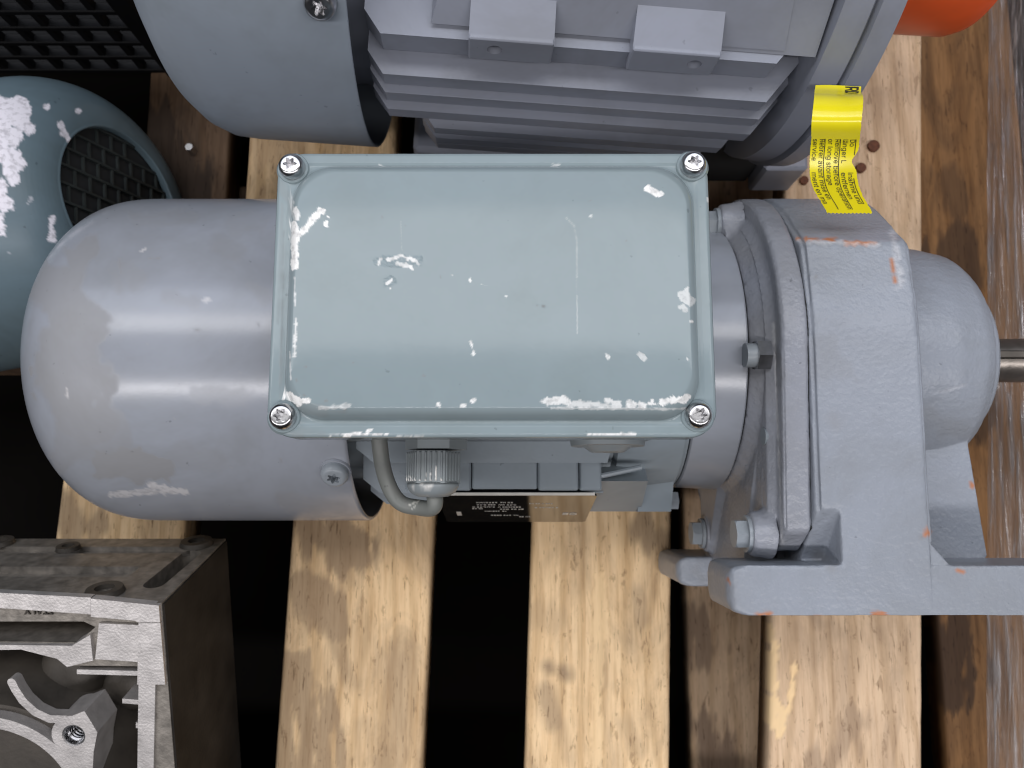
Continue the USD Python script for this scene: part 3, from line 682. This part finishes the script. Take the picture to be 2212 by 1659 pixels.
gl = [(.0044, .0098), (.0030, .0098), (.0008, .0085), (-.0008, .0058), (-.0010, .0030)]
a = np.arange(40) / 40 * 2 * np.pi
gv, gf = loft([np.stack([gx + r * np.cos(a), np.full(40, y), ZG + r * np.sin(a)], 1) for y, r in gl])
obj(gm, 'gland_dome', (gv, gf[:, ::-1]), M_gland, smooth=60, attrs={'wear': marks(gv, [(915, 1046, 940, 1058, 5, .8), (890, 1050, 897, 1060, 3, .6)], 6, .15, 61, 2)})
pc = [(gx, .002, ZG), (gx - .0004, -.005, ZG - .002), tuple(P(905, 1097, ZG - .006)), tuple(P(868, 1088, ZG - .008)), tuple(P(836, 1040, ZG - .006)), tuple(P(823, 985, ZG - .002)), tuple(P(818, 940, ZG + .0)), tuple(P(812, 900, ZG + .0))]
cvv, cff = tube(pc, .0031, 140, 28)
obj(gm, 'cable', (cvv, cff), M_cable, attrs={'dirt_shade': marks(cvv, [(832, 960, 850, 1040, 5, .7), (850, 1050, 880, 1090, 5, .5)], 5, .06, 62, 6), 'wear': marks(cvv, [(884, 1092, 906, 1082, 1.6, .8), (890, 1100, 900, 1090, 1.2, .6)], 2, .3, 63, 1.5)})
# blanking plug on the same side of the box
pl = P(1315, 960, ZG)
obj(gm, 'blanking_plug', tm(cyly(yb + .001, yb - .0035, pl[0], ZG - .004, .0148, .0142, 48) + cyly(yb - .0030, yb - .0058, pl[0], ZG - .004, .0105, .0065, 48)), M_gland, smooth=30)
# name plate
n1, n2, n3, n4 = P(947, 1071, ZA + .046), P(1285, 1071, ZA + .046), PY(1268, 1128, -.0135), PY(962, 1128, -.0135)
ex = (n2 - n1) / np.linalg.norm(n2 - n1); ey = (n4 + n3) / 2 - (n1 + n2) / 2
ph = np.linalg.norm(ey); ey /= ph; pw = np.linalg.norm(n2 - n1) * .5 + np.linalg.norm(n3 - n4) * .5
ez = np.cross(ex, -ey); pc0 = (n1 + n2) / 2
def onplate(m, off):  # local: x along, y from outer edge upward..., z outward
    return Manifold.transform(m, np.c_[np.stack([ex, ey, ez], 1), pc0 + ez * off]) if hasattr(m, 'to_mesh') else None
pp = CrossSection([rrect(pw / 2, ph / 2, .002, 32)]).extrude(.0009).translate((0, ph / 2, 0))
if np.linalg.det(np.stack([ex, ey, ez], 1)) < 0: ez = -ez
nout = ez if ez[2] > 0 else -ez
F3 = np.stack([ex, ey, np.cross(ex, ey)], 1)
sgn = 1 if (np.cross(ex, ey) @ nout) > 0 else -1
def plate_tf(m, off): return m.transform(np.c_[F3, pc0 + nout * off])
np_ = obj(gm, 'name_plate', plate_tf(pp if sgn > 0 else pp.translate((0, 0, -.0009)), -.0009), M_blackplate, smooth=20)
obj(np_, 'plate_edge', tm(plate_tf(CrossSection([np.array([(-pw / 2 + .001, -.0005), (pw / 2 - .001, -.0005), (pw / 2 - .001, .0004), (-pw / 2 + .001, .0004)])]).extrude(.0012).translate((0, 0, -.0006)), -.0006)), M_print)


def plate_text(t, h, u, vv_, bold=False):
    """Print on the plate, upside down as seen from above, at fractions u, vv_ of the plate."""
    m = meshkit.text_mesh(t, h, .00012, bold)
    w = m.vertices[:, 0].max()
    q = m.vertices.copy()
    x = (-q[:, 0] + w / 2) * 1.0; y = q[:, 1] * 1.0
    base = pc0 + ex * (u - .5) * pw + ey * vv_ * ph + nout * .00005
    mm = trimesh.Trimesh(base + x[:, None] * ex + y[:, None] * ey + q[:, 2:3] * nout, m.faces, process=False)
    return obj(np_, 'lettering', mm, M_print, smooth=False, kind='stuff')


# letters stand with their tops towards the outer edge of the plate
plate_text('CE', .0040, .87, .62, True)
for t, h, u, vv_ in (('50 Hz  1390/min', .0015, .36, .22), ('0,75 kW  cos 0,74', .0015, .37, .30), ('230/400 V  3,4/1,95 A', .0015, .37, .38), ('IP 65', .0014, .24, .44), ('BF 06 G04', .0016, .47, .46), ('n2  115/min', .0013, .36, .54), ('E 08LA4 S', .0016, .70, .40), ('Nr. 173 0254', .0015, .42, .70), ('IM B3', .0014, .56, .76), ('460 V 60 Hz', .0013, .66, .26)):
    plate_text(t, h, u, vv_)
for u in (.09, .90):
    c = pc0 + ex * (u - .5) * pw + ey * ph * .42
    torx(c, nout, .0031, .0022, M_zinc, np_, 'rivet', .0)
obj(np_, 'maker_tab', tm(plate_tf(Manifold.cube((.0022, .0085, .0003)).translate((-pw * .41, ph * .58, 0)), .0001)), M_print)

# ---------------------------------------------------------------- yellow tape (hangs from the large motor onto the gearbox)
path = spline([P(1811, 186, .166), P(1811, 206, .178), P(1810, 230, .184), P(1807, 262, .184), P(1804, 310, .176), P(1800, 370, .170), P(1806, 405, .166), P(1822, 436, .162), P(1836, 462, .1585)], 90)
tw = np.array([112, 110, 111, 109, 108, 108, 110, 112, 114])
seg = np.r_[0, np.cumsum(np.linalg.norm(np.diff(path, axis=0), axis=1))]
L = seg[-1]
wid = .0185
def tape_pt(s, t, off):
    """s metres along the tape, t 0..1 across from its left edge, off above its face."""
    s = np.asarray(s, float); t = np.asarray(t, float)
    c = np.stack([np.interp(s, seg, path[:, k]) for k in range(3)], -1)
    d = np.stack([np.interp(s + .0006, seg, path[:, k]) - np.interp(s - .0006, seg, path[:, k]) for k in range(3)], -1)
    d /= np.maximum(np.linalg.norm(d, axis=-1, keepdims=True), 1e-9)
    tilt = np.stack([np.ones_like(s), -.02 + .0 * s, .05 * np.sin(s * 40)], -1); tilt /= np.linalg.norm(tilt, axis=-1, keepdims=True)
    skew = np.interp(s / L, [0, .06, .8, 1], [.0, 0, 0, 0])
    n = np.cross(tilt, -d); n /= np.linalg.norm(n, axis=-1, keepdims=True)
    n = np.where(n[..., 2:3] < 0, -n, n)
    return c + tilt * ((t - .5) * wid)[..., None] + n * np.asarray(off)[..., None] + n * (.0002 * np.sin(t * 5 + s * 90))[..., None]
tp = thing('yellow_tape', 'torn yellow warning tape with black print hanging from the large motor flange onto the gearbox', 'tape', tuple(path[0]))
ns, nt = 150, 24
S, Tt = np.meshgrid(np.linspace(0, L, ns), np.linspace(0, 1, nt), indexing='ij')
rag = (meshkit.fbm(np.c_[S[:, 0] * 900, np.zeros(ns), np.zeros(ns)], 3, 5) - .5)
S2, T2 = S.copy(), Tt.copy()
T2[:, -1] -= np.where(S[:, 0] > .35 * L, np.abs(rag) * .05, 0); T2[:, 0] += np.where(S[:, 0] > .5 * L, np.abs(rag[::-1]) * .05, 0)
S2[-1] -= (np.arange(nt) % 2) * .0006
tear = np.exp(-((S2 - np.interp(348, proj(path)[:, 1], seg)) / (.035 * L)) ** 2) * np.clip((T2 - .74) / .26, 0, 1)
T2 = T2 - tear * .12
top = tape_pt(S2.ravel(), T2.ravel(), np.full(S2.size, .00012)); bot = tape_pt(S2.ravel(), T2.ravel(), np.full(S2.size, -.00008))
q = grid_faces(ns, nt, False); k = ns * nt
f = np.vstack([q[:, [0, 1, 2]], q[:, [0, 2, 3]], q[:, [2, 1, 0]] + k, q[:, [3, 2, 0]] + k])
edge = [i * nt for i in range(ns)] + [(ns - 1) * nt + j for j in range(1, nt)] + [i * nt + nt - 1 for i in range(ns - 2, -1, -1)] + [j for j in range(nt - 2, 0, -1)]
e = np.array(edge); e1 = np.roll(e, -1)
f = np.vstack([f, np.stack([e, e1, e1 + k], 1), np.stack([e, e1 + k, e + k], 1)])
obj(tp, 'strip', (np.vstack([top, bot]), f), M_yellow, smooth=50)


def tape_text(t, h, s0, t0, bold=False, smin=0.0):
    m = meshkit.text_mesh(t, h, .00005, bold)
    m = m.subdivide_to_size(.0016) if False else m
    s = s0 + m.vertices[:, 0]; tt = t0 + m.vertices[:, 1] / wid
    pts = tape_pt(np.clip(s, smin, L), tt, .00022 + m.vertices[:, 2])
    return obj(tp, 'lettering', trimesh.Trimesh(pts, m.faces, process=False), M_ink, smooth=False, kind='stuff')


ppy = proj(path)[:, 1]
def s_at(py): return float(np.interp(py, ppy, seg))
s1 = s_at(300)
for t, tt in (('Do', .80), ('länger L', .655), ('Remove before operation', .50), ('or long storage', .355), ('Retirer avant mise en', .185), ('service', .045)):
    tape_text(t, .0019, s1, tt)
for t, tt in (('inahme und', .80), ('entfernen', .655), ('ment en ma', .045)):
    tape_text(t, .0020, s_at(372), tt)
tape_text('RD', .0052, s_at(186), .66, True)
for tt, sa, sb in ((.915, 300, 335), (.915, 385, 440), (.60, 300, 452), (.29, 300, 452)):
    ss = np.linspace(s_at(sa), s_at(sb), 40)
    a = tape_pt(ss, np.full(40, tt - .008), np.full(40, .0003)); b = tape_pt(ss, np.full(40, tt + .008), np.full(40, .0003))
    vv = np.vstack([a, b]); i = np.arange(39)
    obj(tp, 'printed_rule', (vv, np.stack([i, i + 1, i + 41, i + 40], 1)), M_ink, smooth=False)

# ---------------------------------------------------------------- the large motor behind
RB, ZC = .125, .130
hC = CH - ZC
YC = (RB + hC * math.sin(math.radians(24.7))) / math.cos(math.radians(24.7))
yaw, bpitch = math.radians(-2.6), math.radians(3.5); PIV = np.array([-.06, YC, 0])
def yw(m):
    t = tm(m) if not isinstance(m, tuple) else trimesh.Trimesh(m[0], np.vstack([np.asarray(m[1])[:, [0, 1, 2]], np.asarray(m[1])[:, [0, 2, 3]]]) if np.asarray(m[1]).shape[1] == 4 else m[1], process=False)
    p = np.array(t.vertices) - PIV; c, s = math.cos(yaw), math.sin(yaw)
    c2, s2 = math.cos(bpitch), math.sin(bpitch); zz = p[:, 2] - ZC
    p = np.stack([p[:, 0] * c2 + zz * s2, p[:, 1], zz * c2 - p[:, 0] * s2 + ZC], 1)
    return trimesh.Trimesh(np.stack([p[:, 0] * c - p[:, 1] * s, p[:, 0] * s + p[:, 1] * c, p[:, 2]], 1) + PIV, t.faces, process=False)
def inv(p):
    p = np.asarray(p, float) - PIV; c, s = math.cos(yaw), math.sin(yaw)
    p = np.array([p[0] * c + p[1] * s, -p[0] * s + p[1] * c, p[2]]); c2, s2 = math.cos(bpitch), math.sin(bpitch); zz = p[2] - ZC
    return np.array([p[0] * c2 - zz * s2, p[1], p[0] * s2 + zz * c2 + ZC]) + PIV
bm = thing('electric_motor', 'large finned grey electric motor with an orange shaft cap, behind the gear motor', 'motor', (0.02, YC, 0.0))
prof = [(-.1545, .002), (-.1545, .080), (-.1535, .094), (-.150, .106), (-.145, .115), (-.138, .121), (-.130, .1243), (-.120, .125), (-.0615, .125), (-.0610, .1243), (-.0615, .1236), (-.110, .1230)]
v, f = lathe(dense(prof, .004), YC, ZC, 240, False)
t = yw((v, f)); v = np.array(t.vertices)
obj(bm, 'fan_cowl', t, M_bigcowl, attrs={'dirt_shade': marks(v, [(330, 60, 420, 200, 30, .15), (560, 290, 700, 305, 14, .3), (520, 210, 700, 220, 40, .15)], 30, .02, 71, 25)})
obj(bm, 'motor_body', yw(lathe(dense([(-.108, .002), (-.108, .095), (.126, .095), (.128, .118), (.1390, .119), (.1396, .1165), (.1406, .1165), (.1412, .121), (.1505, .1205), (.1512, .119), (.1512, .002)], .006), YC, ZC, 160, False)), M_big)


def circ_y(z, r=RB): return YC - math.sqrt(max(r * r - (z - ZC) ** 2, 0))


def cz(py, r):
    """height at which the sight line at row py meets the circle of radius r"""
    for z in np.linspace(ZC + r, .0, 3000):
        q = inv(P(1183, py, z))
        if np.hypot(q[1] - YC, q[2] - ZC) <= r: return q[2]
    return .02


def at_y(px, py, y):
    """local height at which the sight line meets the upright plane y (both in the motor's own frame)"""
    return min(np.linspace(.05, .26, 2000), key=lambda z: abs(inv(P(px, py, z))[1] - y))


RF = .1215
zs = [0] + [cz(p, RF) for p in (186, 225, 260)]
zb_w = [z for z in np.linspace(.26, .05, 3000) if inv(P(1183, 139, z))[2] <= zs[1] + .0030][0]
f1 = inv(P(1183, 139, zb_w)); y_f1 = f1[1]
zs[0] = inv(P(1183, 100, at_y(1183, 100, y_f1)))[2]
print('fin one', f1, zs)
print('fin heights', zs); zs += [zs[-1] - .016, zs[-1] - .031, zs[-1] - .046]
for k, z in enumerate(zs):
    yo = circ_y(z, RF) + (.0 if k else .0015); th_ = (.0125, .0100, .0090, .0090, .008, .008, .008)[k]
    if k == 0: yo = y_f1; th_ = zs[0] - f1[2]
    xl = -.0500 if k < 4 else -.030
    xr = (.1225, .1245, .1255, .1260, .118, .111, .106)[k]
    yi = YC - .080
    pts = []
    for dz, tt in ((0, 0), (-th_, .0012)):
        pts += [(xl - .007, yo + .010, z + dz), (xl, yo + tt, z + dz), (xr - .012, yo + tt, z + dz), (xr + .0045, yo + .022, z + dz), (xl - .007, yi, z + dz), (xr + .0045, yi, z + dz)]
    obj(bm, 'cooling_fin', yw(hull(pts)), M_big)
# two drilled pads above the top fin, blended back into the casting
for pa, pb_, pyt, pyb, hx in ((1012, 1200, 84, 138, 1068), (1367, 1566, 110, 164, 1500)):
    yp = y_f1 - .0035
    zt = inv(P((pa + pb_) / 2, (pyt + 6), at_y((pa + pb_) / 2, pyt + 6, yp)))[2]
    zb = inv(P((pa + pb_) / 2, (pyb - 4), at_y((pa + pb_) / 2, pyb - 4, yp)))[2]
    xa = inv(P(pa, pyt, at_y(pa, pyt, yp)))[0]; xb = inv(P(pb_, pyt, at_y(pb_, pyt, yp)))[0]
    xh = inv(P(hx, pyb - 25, at_y(hx, pyb - 25, yp)))[0]
    m = bx(xa, xb, yp, YC - .05, zb, zt, .0006) + hull([(xa, yp + .0004, zt - .001), (xb, yp + .0004, zt - .001), (xa + .001, YC - .06, zt + .022), (xb - .001, YC - .06, zt + .022), (xa, YC - .06, zt - .002), (xb, YC - .06, zt - .002)])
    m = m - cyly(yp + .012, yp - .01, xh, (zt + zb) / 2 + .0004, .0030)
    obj(bm, 'mounting_pad', yw(m), M_big)
z0 = zs[0]
# broad cast web that carries the pads: slanted on its left end
def webpts(xa, xb, za, zb2, slant):
    ya, yb2 = circ_y(za, RF - .006), circ_y(zb2, RF - .004)
    return hull([(xa, ya, za), (xb, ya, za), (xa + slant, yb2, zb2), (xb - slant * .6, yb2, zb2), (xa, YC - .05, za), (xb, YC - .05, za), (xa + slant, YC - .05, zb2), (xb - slant * .6, YC - .05, zb2)])
obj(bm, 'pad_web', yw(webpts(-.030, .113, z0 + .002, z0 + .042, .012)), M_big)
obj(bm, 'pad_web', yw(webpts(.082, .1265, z0 + .0004, z0 + .045, .003)), M_big)
# small block under the fins and a foot bracket by the tape
A = P(1040, 281, .055)
obj(bm, 'drain_block', bx(A[0], A[0] + .022, A[1], A[1] + .02, .04, .055, .0008), M_big)
A = P(1655, 330, .035)
q0_, q1_ = P(1652, 366, .034), P(1748, 366, .034)
obj(bm, 'foot', bx(q0_[0], q1_[0], q0_[1], YC + .03, .0005, .034, .002), M_big)
obj(bm, 'underside_shade', bx(q0_[0] - .045, q0_[0] - .0004, q0_[1] + .006, YC + .03, .0005, .050, .002), M_dark)  # added black block stands in for the shade under the motor
obj(bm, 'foot', yw(bx(-.048, .03, YC - .09, YC + .05, .0, .025, .003)), M_big)
obj(bm, 'foot_screw', cylz(.030, .036, A[0] + .006, A[1] + .018, .0045, n=6), M_zinc)
# cowl screw at the frame's top edge
for zz in np.linspace(ZC + RB, ZC, 900):
    q = P(693, 2, zz)
    if np.hypot(q[1] - YC, zz - ZC) <= RB + .0003: break
nn = np.array([0, q[1] - YC, q[2] - ZC])
torx(q, nn, .0062, .0058, M_zinc, bm, 'cowl_screw', .5)
# orange cap on the shaft
capc = lathe(dense([(.1515, .01), (.1515, .0530), (.2250, .0515), (.2305, .0495), (.2330, .046), (.2330, .002)], .004), YC, ZC, 120, False)
obj(bm, 'shaft_cap', yw(capc), M_orange, label='orange plastic cap over the shaft')

# ---------------------------------------------------------------- teal motor on the far left
lm = thing('fan_motor', 'teal motor with chipped white paint and dark mesh fan grille, behind the domed cowl', 'motor', (-.30, .16, .0))
LC, pitch, yawl = np.array([-.212, .1570, .052]), math.radians(17), math.radians(6)
def lt(v):
    """local: axis along +x, grille face at x = 0"""
    v = np.asarray(v, float); c, s = math.cos(pitch), math.sin(pitch)
    x = v[:, 0] * c - v[:, 2] * s; z = v[:, 0] * s + v[:, 2] * c
    c2, s2 = math.cos(yawl), math.sin(yawl)
    return np.stack([x * c2 - v[:, 1] * s2, x * s2 + v[:, 1] * c2, z], 1) + LC
RL, RG = .0765, .0415
prof = [(-.16, .002), (-.16, RL), (-.046, RL)] + [(-.046 + .046 * math.sin(t), RG + .0012 + (RL - RG - .0012) * math.cos(t)) for t in np.linspace(.05, math.pi / 2, 24)] + [(.0004, RG + .0006), (-.0002, RG), (-.004, RG)]
v, f = lathe(dense(prof, .0011), 0, 0, 380, False)
v = lt(v)
wl = marks(v, [(0, 245, 42, 240, 30), (30, 225, 48, 228, 15), (40, 262, 66, 278, 11), (0, 330, 26, 350, 24), (0, 280, 30, 300, 20), (0, 300, 22, 380, 16), (0, 400, 14, 440, 14), (0, 470, 6, 500, 8), (132, 268, 150, 305, 7), (150, 305, 168, 310, 6), (112, 470, 110, 520, 5), (114, 500, 116, 520, 4), (98, 231, 99, 231, 5), (168, 240, 170, 241, 4), (20, 545, 24, 548, 3, .6), (146, 343, 150, 350, 4, .9), (60, 440, 66, 430, 3, .4)], 9, .055, 81, 2)
obj(lm, 'fan_cowl', (v, f), M_teal, attrs={'wear': wl * (v[:, 2] > LC[2] - .03)})
grl = obj(lm, 'fan_grille', tm(trimesh.Trimesh(lt(tm(cylx(-.0065, -.0045, 0, 0, RG + .0001, n=80)).vertices), tm(cylx(-.0065, -.0045, 0, 0, RG + .0001, n=80)).faces, process=False)), M_dark)
def bar(a, b, w, d, name):
    a, b = np.array(a, float), np.array(b, float); u = (b - a) / np.linalg.norm(b - a); n_ = np.array([-u[1], u[0]])
    pts = [(x, *(p + n_ * s * w)) for x in (-.0042, -.0042 + d) for p in (a, b) for s in (-.5, .5)]
    t = tm(hull(pts)); obj(grl, name, trimesh.Trimesh(lt(t.vertices), t.faces, process=False), M_mesh)
for k in range(-6, 7):
    y = k * .0098; h = math.sqrt(max((RG - .0003) ** 2 - y * y, 0))
    if h > .008: bar((y, -h), (y, h), .0013, .0016, 'grille_bar')
for k in range(-7, 8):
    z = k * .0098
    for j in range(-7, 7):
        ya, yb3 = j * .0098 + .0008, (j + 1) * .0098 - .0008; zo = z + (.0042 if j % 2 else 0)
        if max(math.hypot(ya, zo), math.hypot(yb3, zo)) < RG - .0004: bar((ya, zo), (yb3, zo), .0012, .0014, 'grille_cross_bar')

# ---------------------------------------------------------------- black slotted crate in the far left corner
YK = .262
ck = thing('plastic_crate', 'black plastic crate with a slotted wall standing behind the teal motor', 'crate', (-.30, YK + .1, 0))
xk1 = PY(292, 60, YK)[0]
px_, pz_ = .0172, .0150
xl = xk1 - .0172 * 14
nrow = 10
for r in range(nrow + 1):
    z = .004 + r * pz_
    obj(ck, 'wall_rail', bx(xl, xk1, YK, YK + .006, z - .0019, z + .0019, .0006), M_blackp)
for c in range(15):
    x = xl + c * px_
    obj(ck, 'wall_post', bx(x - .0022, x + .0022, YK + .0008, YK + .0058, .004, .004 + nrow * pz_, .0005), M_blackp)
obj(ck, 'corner_post', bx(xk1 - .004, xk1 + .012, YK - .003, YK + .012, .0, .162, .003), M_blackp)
obj(ck, 'crate_base', bx(xl, xk1 + .005, YK + .0065, YK + .16, .0, .004), M_blackp)
obj(ck, 'rear_wall', bx(xl, xk1 - .055, YK + .16, YK + .165, .0, .162), M_blackp)

# ---------------------------------------------------------------- aluminium worm gearbox, lower left
ag = thing('worm_gearbox', 'bare cast aluminium gearbox with a round bored flange, below the domed cowl', 'gearbox', (-.20, -.14, .0))
AT = math.radians(17.6)
AU, AV, AN = np.array([1, 0, 0.]), np.array([0, math.cos(AT), math.sin(AT)]), np.array([0, -math.sin(AT), math.cos(AT)])
C0 = P(349, 1303, .112)
def F(px, py):
    d = np.array([(px - 1106) / FPX, 0, 0]) + np.array([0, CT, ST]) * (830 - py) / FPX + np.array([0, ST, -CT])
    o = np.array([0, 0, CH]); t = ((C0 - o) @ AN) / (d @ AN); q = o + d * t - C0
    return np.array([q @ AU, q @ AV])
AF = np.c_[np.stack([AU, AV, AN], 1), C0]
def loc(m): return m.transform(AF)
def poly(pts): return CrossSection([np.array([F(*p) for p in pts])])
def ext(cs, w0, w1): return cs.extrude(w1 - w0).translate((0, 0, w0))
def ccw(pts):
    q = np.array([F(*p) for p in pts]); q[:, 0] = np.where(q[:, 0] > -.0045, -.0003, q[:, 0]); a = np.sum(q[:, 0] * np.roll(q[:, 1], -1) - q[:, 1] * np.roll(q[:, 0], -1))
    return CrossSection([q if a > 0 else q[::-1]])
wB, hB, dB = .22, .15, .0775
blk = Manifold.cube((wB, hB, dB)).translate((-wB, -hB, -dB))
# the shallow pocket of the face and the deep pockets in it
blk = blk - ext(ccw([(-300, 1290), (-300, 1800), (303, 1800), (308, 1342), (296, 1336)]), -.004, .01)
blk = blk - ext(ccw([(-300, 1352), (170, 1352), (196, 1364), (160, 1398), (-300, 1392)]), -.030, .01)
blk = blk - ext(ccw([(-300, 1420), (60, 1412), (120, 1430), (140, 1448), (300, 1450), (300, 1800), (-300, 1800)]), -.034, .01)
for a, b in ((1470, 1497), (1530, 1556), (1575, 1610)):
    pass
# the top side: long groove, slot, steps
blk = blk - Manifold.cube((wB, .004, .012)).translate((-wB - .028, -.0035, -.040))
blk = blk - Manifold.cube((wB, .003, .009)).translate((-wB - .012, -.0025, -.066))
blk = blk - Manifold.hull(Manifold.cylinder(.03, .0048, .0048, 24).rotate((90, 0, 0)).translate((-.012, .001, -.020)) + Manifold.cylinder(.03, .0048, .0048, 24).rotate((90, 0, 0)).translate((-.010, .001, -.056)))
blk = blk - Manifold.cylinder(.03, .0052, .0052, 24).rotate((90, 0, 0)).translate((-.030, .001, -.010))
hb = obj(ag, 'housing', tm(loc(blk)), M_alu, smooth=25)
# bright machined rim of the face
def slab(pts, w0, w1, name, mat, par=None):
    return obj(par or ag, name, tm(loc(ext(ccw(pts), w0, w1))), mat, smooth=25)
slab([(-300, 1262), (200, 1288), (200, 1324), (-300, 1289)], -.002, .0016, 'face_rim', M_aluw)
slab([(202, 1289), (347, 1304), (345, 1340), (303, 1340), (296, 1336), (202, 1328)], -.002, .0022, 'face_rim', M_aluw)
slab([(304, 1342), (344, 1342), (341, 1474), (301, 1474)], -.002, .0020, 'face_rim', M_aluw)
slab([(302, 1476), (338, 1476), (332, 1760), (298, 1760)], -.003, .0012, 'face_rim', M_aluw)
slab([(208, 1352), (296, 1356), (294, 1436), (200, 1430)], -.008, -.0022, 'face_panel', M_aluw)
slab([(-300, 1394), (150, 1400), (190, 1376), (196, 1432), (140, 1446), (118, 1428), (40, 1408), (-300, 1414)], -.010, -.0018, 'face_panel', M_aluw)
for a, b, c in ((1462, 1472, 150), (1526, 1536, 250), (1578, 1590, 280), (1628, 1642, 285)):
    slab([(c, a), (300, a + 4), (300, b + 4), (c, b)], -.034, -.006, 'cast_rib', M_aluw)
# round hub and the bored flange in front of it
hubc = F(-15, 1735)
pr_ = lambda px: px * np.linalg.norm(F(100, 1600) - F(101, 1600))
hub = Manifold.cylinder(.032, pr_(285), pr_(225), 80).translate((hubc[0], hubc[1], -.036))
obj(ag, 'hub', tm(loc(hub)), M_aludark, smooth=40)
k1 = F(30, 1560); hm_ = Manifold.sphere(pr_(64), 48).scale((1.15, 1.4, .8)).translate((F(84, 1520)[0], F(84, 1520)[1], -.030))
obj(ag, 'cast_bulge', tm(loc(hm_)), M_aludark, smooth=60)
hm_ = Manifold.sphere(pr_(60), 48).scale((1.3, 1.1, .8)).translate((F(215, 1560)[0], F(215, 1560)[1], -.034))
obj(ag, 'cast_bulge', tm(loc(hm_)), M_aludark, smooth=60)
ann = Point(*hubc).buffer(pr_(212), 64)
lugp = unary_union([Point(*F(162, 1585)).buffer(pr_(46), 24), Polygon([F(128, 1556), F(186, 1532), F(214, 1578), F(206, 1620), F(202, 1700), F(150, 1700)])])
tailp = LineString([F(150, 1552), F(110, 1551), F(78, 1536), F(52, 1512), F(36, 1488), F(28, 1472)]).buffer(pr_(9), 12)
fl3 = tailp.difference(Point(*hubc).buffer(pr_(190), 64))
fl2 = unary_union([ann, lugp]).difference(Point(*hubc).buffer(pr_(186), 64)).difference(Point(*F(163, 1585)).buffer(pr_(25), 24)).buffer(pr_(-3)).buffer(pr_(3))
fl2 = max(getattr(fl2, 'geoms', [fl2]), key=lambda g: g.area)
from shapely.geometry.polygon import orient
fl2 = orient(fl2)
cs = CrossSection([np.array(fl2.exterior.coords)[:-1]] + [np.array(h.coords)[:-1] for h in fl2.interiors])
obj(ag, 'flange', tm(loc(cs.extrude(.018).translate((0, 0, -.0165)))), M_aluw, smooth=25)
fl3 = orient(max(getattr(fl3, 'geoms', [fl3]), key=lambda g: g.area))
obj(ag, 'flange_rib', tm(loc(CrossSection([np.array(fl3.exterior.coords)[:-1]]).extrude(.005).translate((0, 0, -.0040)))), M_aluw, smooth=25)
obj(ag, 'bearing_seal', tm(loc(Manifold.cylinder(.006, pr_(187), pr_(187), 80).translate((hubc[0], hubc[1], -.012)))), M_seal, smooth=30)
hc = F(163, 1585)
obj(ag, 'bolt_thread', tm(loc((Manifold.cylinder(.017, pr_(27), pr_(27), 32) - Manifold.cylinder(.017, pr_(21), pr_(21), 32)).translate((hc[0], hc[1], -.016)))), M_zinc, smooth=30)
for k in range(7):
    obj(ag, 'thread_turn', tm(loc((Manifold.cylinder(.0008, pr_(24), pr_(21), 32) - Manifold.cylinder(.0008, pr_(18), pr_(18), 32)).translate((hc[0], hc[1], -.003 - k * .0018)))), M_zinc, smooth=30)
q = F(48, 1612); obj(ag, 'seal_mark', tm(loc(Manifold.cube((.004, .0028, .0006)).translate((q[0], q[1], -.006)))), plain('ochre_mark', (.45, .22, .10), .6))
# raised foundry lettering, upside down on the face
tmx = meshkit.text_mesh('ITALY', pr_(15), .0009, True)
w_ = tmx.vertices[:, 0].max(); o_ = F(72, 1321)
vv = tmx.vertices * [-1, -1, 1] + [o_[0] + w_ / 2, o_[1], -.0042]
obj(ag, 'cast_lettering', trimesh.Trimesh(vv @ np.stack([AU, AV, AN]) + C0, tmx.faces, process=False), M_aludark, smooth=False, kind='stuff')
# ears on the upper side
for (u, w, r) in ((-.030, -.0105, .0085), (-.012, -.069, .0085), (-.075, -.062, .006), (-.115, -.070, .007)):
    e = Manifold.cylinder(.0022, r, r * .9, 32) - Manifold.cylinder(.0022, r * .5, r * .5, 24)
    obj(ag, 'ear', tm(loc(e.rotate((-90, 0, 0)).translate((u, .0002, w)))), M_aludark, smooth=30)
obj(ag, 'shaded_side', tm(loc(Manifold.cube((.0010, hB - .001, dB - .0012)).translate((-.0002, -hB, -dB + .0004)))), plain('side_shade_black', (.022, .019, .016), .6, 0, .6, 45, .2, 500, .15), smooth=20)  # thin plate coloured dark for the shade on this less lit side

# ---------------------------------------------------------------- stretch film round the pallets' side
nf, nyf = 90, 260
tt = np.linspace(0, 1, nf); yy = np.linspace(-.42, .62, nyf)
TT, YY = np.meshgrid(tt, yy, indexing='ij')
X0 = np.interp(TT, [0, .12, .25, .5, 1], [.2905, .2912, .297, .320, .390]); Z0 = np.interp(TT, [0, .12, .25, .5, 1], [-.012, .004, .040, .100, .240])
wn = (meshkit.fbm(np.stack([TT * 46, YY * 5, TT * 0 + 2], -1), 4, 3) - .5)
wn2 = (meshkit.fbm(np.stack([TT * 14, YY * 9, TT * 0 + 7], -1), 3, 9) - .5)
X0 = X0 + (wn * .010 + wn2 * .008) * np.clip(TT * 5, .25, 1) + (YY - .06) * .085
v = np.stack([X0, YY, Z0], -1).reshape(-1, 3)
sf = free('/World/stretch_film')
ORIG['/World'] = np.array([.28, 0, 0.])
mm = usdkit.mesh(stage, sf, trimesh.Trimesh(v, np.vstack([grid_faces(nf, nyf, False)[:, [0, 1, 2]], grid_faces(nf, nyf, False)[:, [0, 2, 3]]]), process=False), M_film, smooth=True)
keys(mm.GetPrim(), 'clear wrinkled stretch film hanging along the pallet edge beside the output shaft', 'plastic film')
